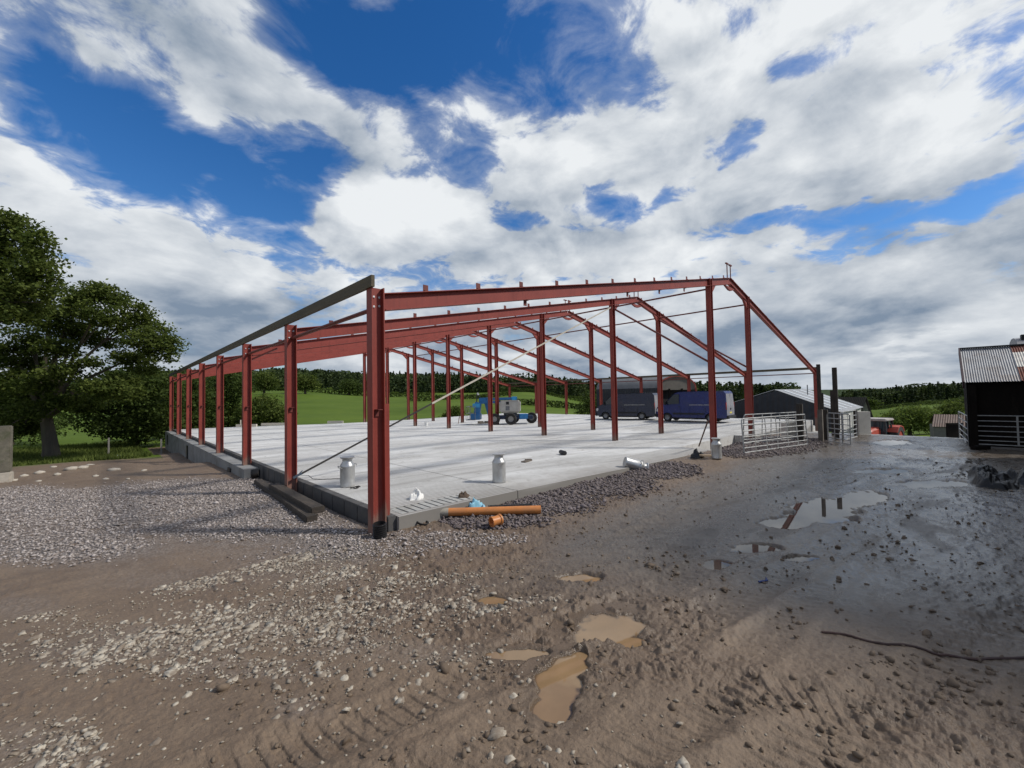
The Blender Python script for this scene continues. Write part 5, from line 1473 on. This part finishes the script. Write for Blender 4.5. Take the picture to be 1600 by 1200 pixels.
MB().beam((.12, -.06, -.3), (.12, -.06, ze-.1), .2, .2, up=(1, 0, 0)).build('corner_post', CREO, rb)
MB().bx(.3, 5, -.25, -.05, -.2, .06).build('sill', mk('grey_sill', (.16, .15, .14), .9), rb)
pg = at(1526, 699, -.22); 
make_gate('dull galvanised six bar gate hung across the black boarded barn', 3.0, 1.1, 6, 2, (pg[0]-.25, pg[1]-.02, gz1(pg[0], pg[1])+.12), RBZ, round_=False, r=.02)
p = atd(1514, 697, 16.6); q = atd(1500, 688, 19.8); rz, w = span(q, p)
make_gate('narrow galvanised gate swung back beside the corner of the black barn', w, 1.26, 5, 1, (q[0], q[1], gz1(q[0], q[1])+.03), rz, round_=False)
p = atd(1491, 683, 21.5)
o = MB().bx(-.36, .42, -.05, .05, -.2, 1.05).bx(-.36, .42, -.09, -.05, .95, 1.05).build('board_panel', CREO, None, loc=(p[0], p[1], gz1(p[0], p[1]))); o.rotation_euler = (0, 0, VIEW_RZ); tag(o, 'black boarded panel standing in the gateway left of the barn', 'panel')
p = at(1532, 702, -.2)
o = MB().box((0, 0, .06), (.6, .22, .16), (0, 0, .1)).build('timber_offcut', CREO, None, loc=(p[0], p[1], gz1(p[0], p[1])), bevel=.02); o.rotation_euler = (0, 0, VIEW_RZ); tag(o, 'dark timber block lying at the foot of the gate on the black barn', 'timber')
# large barn on the right side of the yard, just out of the frame: it shades the yard
bb = thing('big_barn', 'large dark clad barn along the right side of the yard', 'barn', (13.6, -15.2, 0))
He, Ha, x0, x1, y1, y0 = 7.0, 10.0, -5.9, 5.2, 5.6, -5.6
MB().bx(x0, x1, y1-.15, y1, -.5, He).build('side_wall', TIND, bb); MB().bx(x0, x1, y0, y0+.15, -.5, He).build('side_wall', TIND, bb)
for x in (x0, x1):
    MB().add([(x,y0,-.5),(x,y1,-.5),(x,y1,He),(x,0,Ha),(x,y0,He)], [(0,1,2,3,4)]).build('gable', TIND, bb)
m_ = MB(); sheet(m_, (x0-.3, 0, Ha+.05), (x1+.3, 0, Ha+.05), (x0-.3, y1+.3, He-.1), .3, .03).build('roof', GREYR, bb)
m_ = MB(); sheet(m_, (x0-.3, 0, Ha+.05), (x1+.3, 0, Ha+.05), (x0-.3, y0-.3, He-.1), .3, .03).build('roof', GREYR, bb)
# ------------------------------------------------------------------ trees, hedges, woods
def leaf_mat(name, dark, light, trans=.38):
    m, t, b = new_mat(name)
    a = t.new('ShaderNodeVertexColor', layer_name='tint'); s = t.new('ShaderNodeSeparateColor'); t.link(a.outputs[0], s.inputs[0])
    c = t.mix(s.outputs[0], dark, light)
    t.link(c, b.inputs['Base Color']); b.inputs['Roughness'].default_value = .75; b.inputs['Specular IOR Level'].default_value = .10
    tr = t.new('ShaderNodeBsdfTranslucent'); t.link(t.mix(.35, c, (.12, .17, .02)), tr.inputs[0])
    mx = t.new('ShaderNodeMixShader'); mx.inputs[0].default_value = trans
    t.link(b.outputs[0], mx.inputs[1]); t.link(tr.outputs[0], mx.inputs[2])
    t.link(mx.outputs[0], t.n['Material Output'].inputs[0])
    return m
LEAF_D = leaf_mat('dark_leaves', (.026, .044, .011), (.085, .115, .030))
LEAF_M = leaf_mat('mid_leaves', (.034, .054, .012), (.135, .165, .040))
LEAF_L = leaf_mat('light_leaves', (.060, .095, .020), (.20, .25, .060))
LEAF_F = leaf_mat('far_wood_leaves', (.022, .036, .016), (.075, .10, .036), .15)
BARK = mk('grey_brown_bark', (.085, .070, .052), .9, 0, .3, 4., (.10, .10, .06), .5, .7, 14., stretch=(1, 1, .3))
def quads_at(P, size, up=.35, aspect=.7):
    n = len(P)
    N = rng.normal(0, 1, (n, 3)); N[:, 2] = np.abs(N[:, 2])+up
    N /= np.linalg.norm(N, axis=1)[:, None]
    T = np.cross(N, rng.normal(0, 1, (n, 3))); T /= np.linalg.norm(T, axis=1)[:, None]+1e-9
    B = np.cross(N, T)
    s = size*rng.uniform(.65, 1.3, n)[:, None]
    k = s*aspect
    V = np.stack([P-T*s*.5, P+B*k*.5+N*s*.08, P+T*s*.5, P-B*k*.5-N*s*.06], 1).reshape(-1, 3)
    F = np.arange(4*n).reshape(n, 4)
    return V, F
def crown_pts(lobes, n, per=14, spread=.26, hollow=.55):
    """lobes: (centre, radii); leaves gathered in sprays over the lobes' volume"""
    w = np.array([l[1][0]*l[1][1]+l[1][0]*l[1][2] for l in lobes]); w = w/w.sum()
    nc = n//per
    li = rng.choice(len(lobes), nc, p=w)
    d = rng.normal(0, 1, (nc, 3)); d /= np.linalg.norm(d, axis=1)[:, None]
    r = hollow+(1.06-hollow)*rng.uniform(0, 1, nc)**.6
    r *= 1+.22*(rng.uniform(0, 1, nc)-.5)
    C = np.array([l[0] for l in lobes])[li]; R_ = np.array([l[1] for l in lobes])[li]
    Q = C+d*r[:, None]*R_
    tint = np.clip(.45+.28*rng.normal(0, 1, nc), 0, 1)
    P = np.repeat(Q, per, 0)+rng.normal(0, 1, (nc*per, 3))*np.array([spread, spread, spread*.55])
    tt = np.clip(np.repeat(tint, per)+rng.normal(0, .12, nc*per), 0, 1)
    return P, tt
def foliage(name, lobes, n, size, mat, parent, per=14, spread=.26, hollow=.55, off=(0, 0, 0)):
    P, tt = crown_pts(lobes, n, per, spread, hollow)
    V, F = quads_at(P-np.array(off), size)
    tc = np.repeat(np.stack([tt, tt, tt, np.ones_like(tt)], 1), 4, 0)
    return raw_mesh(name, V, F, mat, parent, attrs={'tint': tc})
def px_lobe(px, py, rx, ry, dep, dz=0.):
    c = atd(px, py, dep+dz); k = (dep+dz)/CF
    return (c, np.array([rx*k, rx*k, ry*k]))
def tree(name, label, base, lobes, n, size, mat, trunk_r, group=None, cat='tree', per=14, spread=.26, hollow=.55, nlimb=9, lean=(0, 0)):
    base = np.array(base, float); base[2] = gz1(base[0], base[1])
    t_ = thing(name, label, cat, tuple(base), 0, group)
    foliage('crown', lobes, n, size, mat, t_, per, spread, hollow, base)
    cz = np.mean([l[0] for l in lobes], axis=0)-base
    mb = MB()
    h = max(cz[2], .5)
    fork = Vector((lean[0], lean[1], h*.42))
    mb.tube([(0, 0, -.3), (fork.x*.2, fork.y*.2, h*.12), (fork.x*.6, fork.y*.6, h*.28), fork], [trunk_r*1.35, trunk_r*1.05, trunk_r*.9, trunk_r*.75], 9)
    ls = sorted(lobes, key=lambda l: -l[1][0])[:nlimb]
    for l in ls:
        q = Vector(l[0]-base); m1 = fork.lerp(q, .45)+Vector((rng.uniform(-.2, .2), rng.uniform(-.2, .2), .12*h))
        mb.tube([fork-Vector((0, 0, .1)), m1, q], [trunk_r*.5, trunk_r*.3, trunk_r*.1], 6)
        for _ in range(3):
            e = q+Vector(rng.normal(0, .5, 3)*l[1])
            mb.tube([m1.lerp(q, rng.uniform(.2, .8)), e], [trunk_r*.16, trunk_r*.04], 5)
    mb.build('trunk', BARK, t_, True)
    return t_
def P2(px, dep):
    q = atd(px, 640, dep); return (q[0], q[1], 0)
# the two large trees on the left
D = 26.5
lob = [px_lobe(*l) for l in [(153,456,24,17,D,0),(128,466,20,16,D,-.6),(182,470,20,16,D,.4),(108,486,24,18,D,.6),(150,490,26,18,D,-1.6),(206,484,18,15,D,-.4),(75,500,26,20,D,-.8),(228,502,18,15,D,.8),
 (188,508,24,16,D,1.2),(248,524,22,17,D,-.3),(118,518,28,17,D,1.4),(268,540,14,15,D,.5),(222,532,24,15,D,-1.2),(46,530,28,20,D,.5),(160,532,22,13,D,1.8),(252,552,20,12,D,.2),(92,545,26,14,D,-1.6),(14,556,30,20,D,0),
 (205,560,26,11,D,1),(58,572,26,15,D,1.4),(24,598,30,24,D,-.5),(66,622,34,18,D,1.5),(10,640,26,22,D,.4),(44,640,24,18,D,-1.5),(36,665,26,14,D,.5),(128,632,22,12,D,1.2),(14,668,28,16,D,-.5),(118,604,20,10,D,1.8),(102,582,26,14,D,-2),(150,606,26,12,D,-2.2),(56,600,26,16,D,-2),(190,612,30,16,D,-1.2),(190,596,22,10,D,-.8),(96,628,24,12,D,-1),(226,578,20,8,D,.6),(140,566,18,8,D,-1.5)]]
tree('broadleaf_tree', 'spreading broadleaf tree with forked trunk standing in the grass left of the steel frame', P2(82, D), lob, 54000, .17, LEAF_M, .36, spread=.20, per=22, hollow=.25, nlimb=16, lean=(-.3, .3))
D = 20.5
lob = [px_lobe(*l) for l in [(6,344,24,18,D,0),(36,358,22,18,D,.5),(62,382,20,18,D,-.3),(20,384,26,20,D,.8),(-20,372,36,34,D,0),(74,408,18,16,D,.4),(44,414,26,18,D,-.6),(8,420,32,22,D,.6),(66,438,24,18,D,.2),(28,452,32,20,D,-.5),(-12,462,40,26,D,0),
 (46,478,26,14,D,.8),(14,492,30,16,D,-.6),(-60,400,50,50,D,0),(-60,470,60,50,D,1),(78,462,12,12,D,0)]]
tree('broadleaf_tree', 'tall broadleaf tree leaning into the picture at the far left edge', P2(-70, D), lob, 26000, .17, LEAF_M, .4, spread=.24, per=20, hollow=.35)
# dark bushes under and behind them
for i, (dep, bx_, ls, n, mat, lab) in enumerate([
  (34, 215, [(200,610,52,46),(245,635,38,44),(165,640,40,40),(225,665,50,26),(255,600,26,26)], 15000, LEAF_D, 'dense dark bush filling the gap behind the slim fence posts'),
  (38, 20, [(20,640,50,44),(60,660,40,30),(-20,620,50,50)], 9000, LEAF_D, 'dense dark bush behind the concrete gate pillar'),
  (41, 285, [(285,612,34,34),(270,640,30,36),(310,640,34,36),(295,665,40,24)], 10000, LEAF_D, 'dark bush seen between the rearmost red columns on the left'),
  (48, 340, [(335,612,26,28),(365,600,24,24),(350,640,34,26)], 8000, LEAF_D, 'dark leafy tree seen between the left hand columns'),
  (44, 415, [(415,645,30,18),(395,652,22,16),(432,652,22,15),(410,632,18,12)], 7000, LEAF_M, 'low green bush just beyond the far left edge of the concrete floor'),
  (50, 362, [(362,652,24,18),(378,646,18,14)], 4000, LEAF_M, 'small green bush left of the low green bush beyond the floor'),
 ]):
    lob = [px_lobe(x, y, rx, ry, dep, rng.uniform(-1.5, 1.5)) for x, y, rx, ry in ls]
    tree('bush', lab, P2(bx_, dep), lob, n, .24 if dep < 40 else .26, mat, .12, None, 'bush', spread=.32, hollow=.4, nlimb=4)
# field trees
for i, (dep, bx_, ls, n, mat, lab) in enumerate([
  (170, 413, [(413,592,16,11),(404,598,9,9),(423,599,9,9),(414,602,15,7)], 2600, LEAF_M, 'round field oak on the green field, left one of a pair'),
  (175, 477, [(477,594,14,10),(468,599,8,8),(486,599,9,9),(477,603,14,7)], 2600, LEAF_M, 'round field oak on the green field, right one of a pair'),
  (190, 377, [(372,600,14,12),(386,606,10,10)], 1800, LEAF_D, 'dark field tree left of the pair of round oaks'),
  (200, 545, [(545,603,13,10),(556,607,9,8)], 1600, LEAF_D, 'dark field tree hard against the edge of the hill wood'),
  (60, 712, [(712,645,10,9),(704,650,9,8)], 2200, LEAF_M, 'small bush on the field edge left of the boom lift'),
  (70, 925, [(922,628,16,18),(935,640,14,12),(912,643,12,10)], 3200, LEAF_D, 'dark bush by the left end of the curved roof barn'),
  (62, 1420, [(1400,660,22,16),(1430,655,26,18),(1452,662,18,16),(1415,648,20,13),(1440,646,18,10)], 8000, LEAF_L, 'big light green bush beyond the tractor'),
  (64, 1385, [(1385,662,14,12),(1378,668,10,9)], 2500, LEAF_M, 'small green bush right behind the tractor cab'),
  (95, 1478, [(1482,641,15,7),(1494,636,10,8)], 2600, LEAF_M, 'clump of green trees on the right hand field above the low shed'),
  (110, 1500, [(1500,632,12,9)], 1800, LEAF_D, 'dark tree on the right hand field beside the black barn'),
  (150, 1335, [(1350,627,8,5),(1364,630,7,4)], 1000, LEAF_D, 'dark tree beside the roof of the brown gabled shed'),
  (230, 1068, [(1075,612,10,8),(1060,610,10,8)], 1500, LEAF_D, 'dark trees rising over the roof of the blue van'),
 ]):
    lob = [px_lobe(x, y, rx, ry, dep, rng.uniform(-1., 1.)) for x, y, rx, ry in ls]
    sz_ = max(.26, dep*.0042)
    tree('field_tree' if 'bush' not in lab else 'bush', lab, P2(bx_, dep), lob, n, sz_, mat, .02*dep**.6, None, 'tree' if 'bush' not in lab else 'bush', spread=.1*sz_*14, hollow=.4, nlimb=4, per=10)
# hedges across the fields
def az_xy(px, dep):
    q = atd(px, 620, dep); return q[0], q[1]
for (pts, hgt, lab) in [
  ([(430,205),(500,200),(600,205),(680,210)], 2.0, 'long dark hedge crossing the green field below the pair of oaks'),
  ([(640,150),(740,170),(800,200)], 1.8, 'dark hedge slanting down the green field behind the inner columns'),
  ([(560,330),(700,300),(860,260),(960,220)], 2.6, 'dark hedge along the top of the green field at the foot of the wood'),
  ([(780,130),(860,125),(930,120)], 1.6, 'hedge on the field behind the boom lift'),
  ([(1340,300),(1420,310),(1520,320)], 2.4, 'hedge along the foot of the right hand wood'),
  ([(1395,170),(1450,190),(1500,200)], 1.1, 'hedge crossing the right hand field above the bushes'),
 ]:
    W_ = [np.array(az_xy(*p)) for p in pts]; seg = []
    for a, b_ in zip(W_[:-1], W_[1:]):
        k = max(2, int(np.hypot(*(b_-a))/.8)); seg += [a+(b_-a)*i/k for i in range(k)]
    S = np.array(seg); S = np.repeat(S, 26, 0)+rng.normal(0, .55, (len(S)*26, 2))
    Z = ground_z(S[:, 0], S[:, 1])+rng.uniform(0, 1, len(S))**.8*hgt*(.7+.6*fbm(S[:, 0]*.12, S[:, 1]*.12, 2, 8))
    V, F = quads_at(np.stack([S[:, 0], S[:, 1], Z], 1), .75)
    tt = np.clip(rng.normal(.4, .25, len(S)), 0, 1)
    o = raw_mesh('hedge', V, F, LEAF_D, attrs={'tint': np.repeat(np.stack([tt, tt, tt, tt*0+1], 1), 4, 0)})
    tag(o, lab, 'hedge')
# woods on the hills: one mass
def wood(n, azr, rr, dens, conif, hrange, per, leaf, label):
    az = rng.uniform(azr[0], azr[1], n); rho = np.sqrt(rng.uniform(rr[0]**2, rr[1]**2, n))
    r = rho/np.cos(np.radians(az))
    a = np.radians(az)+CYAW
    x, y = CAM[0]+r*np.sin(a), CAM[1]+r*np.cos(a)
    k = rng.uniform(0, 1, n) < dens(az, rho, x, y)
    x, y = x[k], y[k]; n = len(x); z = base_z(x, y)
    h = rng.uniform(hrange[0], hrange[1], n); isc = rng.uniform(0, 1, n) < conif
    u = rng.uniform(0, 1, (n, per)); th = rng.uniform(0, 2*PI, (n, per))
    zc = .08+.92*u**.8
    rad_c = .24*(1-zc)*(.6+.5*rng.uniform(0, 1, (n, per)))
    zd = .5+.46*np.cos(PI*u); rad_d = .36*np.sqrt(np.clip(1-((zd-.55)/.48)**2, .02, 1))*(.75+.3*rng.uniform(0, 1, (n, per)))
    zz = np.where(isc[:, None], zc, np.clip(zd, .08, 1)); rd_ = np.where(isc[:, None], rad_c, rad_d)
    P = np.stack([x[:, None]+rd_*h[:, None]*np.cos(th), y[:, None]+rd_*h[:, None]*np.sin(th), z[:, None]+zz*h[:, None]], -1).reshape(-1, 3)
    V, F = quads_at(P, leaf)
    tr_ = np.where(isc, .15, .6)+.28*rng.normal(0, 1, n)+.5*(fbm(x/70, y/70, 2, 15)-.5)
    tt = np.clip(np.repeat(tr_, per)+rng.normal(0, .1, n*per), 0, 1)
    o = raw_mesh('woodland', V, F, LEAF_F, attrs={'tint': np.repeat(np.stack([tt, tt, tt, tt*0+1], 1), 4, 0)})
    return tag(o, label, 'wood', kind='stuff')
wood(2600, (-44, 14), (275, 470), lambda a, r, x, y: np.clip(sstep(265, 300, r+30*(fbm(x/50, y/50, 2, 6)-.5)), 0, 1)*.9, .55, (8, 15), 90, 1.7, 'mixed dark wood along the foot of the hill behind the green field')
wood(5200, (-44, 16), (470, 1150), lambda a, r, x, y: np.ones_like(r), .75, (8, 15), 42, 2.8, 'dark conifer plantation covering the hill to the skyline')
wood(1500, (12, 34), (235, 400), lambda a, r, x, y: np.ones_like(r)*.8, .6, (10, 16), 80, 1.8, 'dark wood on the low ground behind the curved roof barn')
wood(1600, (38.2, 52), (330, 470), lambda a, r, x, y: sstep(38, 41, a+.02*(r-330))*.8, .8, (8, 15), 90, 1.7, 'tall dark conifer wood on the right hand skyline')
# long grass at the edge of the track and along the far edge of the floor
n = 26000
az = rng.uniform(-52, -36, n); r = rng.uniform(30, 52, n); a = np.radians(az)+CYAW
x, y = CAM[0]+r*np.sin(a), CAM[1]+r*np.cos(a)
k = (x < -1.6) & (r > 31+3*(fbm(x/3, y/3, 2, 3)-.5)); x, y = x[k], y[k]
x = np.concatenate([x, rng.uniform(0, 44, 9000)]); y = np.concatenate([y, 34.4+rng.gamma(2, 1.2, 9000)])
z = ground_z(x, y); n = len(x); hh = rng.uniform(.08, .34, n)
an = rng.uniform(0, PI, n); wd = .05
Vg = np.stack([np.stack([x-np.cos(an)*wd, y-np.sin(an)*wd, z-.03], 1), np.stack([x+np.cos(an)*wd, y+np.sin(an)*wd, z-.03], 1), np.stack([x+rng.normal(0, .1, n), y+rng.normal(0, .1, n), z+hh], 1)], 1).reshape(-1, 3)
tt = np.clip(rng.normal(.6, .25, n), 0, 1)
o = raw_mesh('long_grass', Vg, np.arange(3*n).reshape(n, 3), LEAF_M, attrs={'tint': np.repeat(np.stack([tt, tt, tt, tt*0+1], 1), 3, 0)})
tag(o, 'long rough grass along the track and the far edge of the floor', 'grass', kind='stuff')
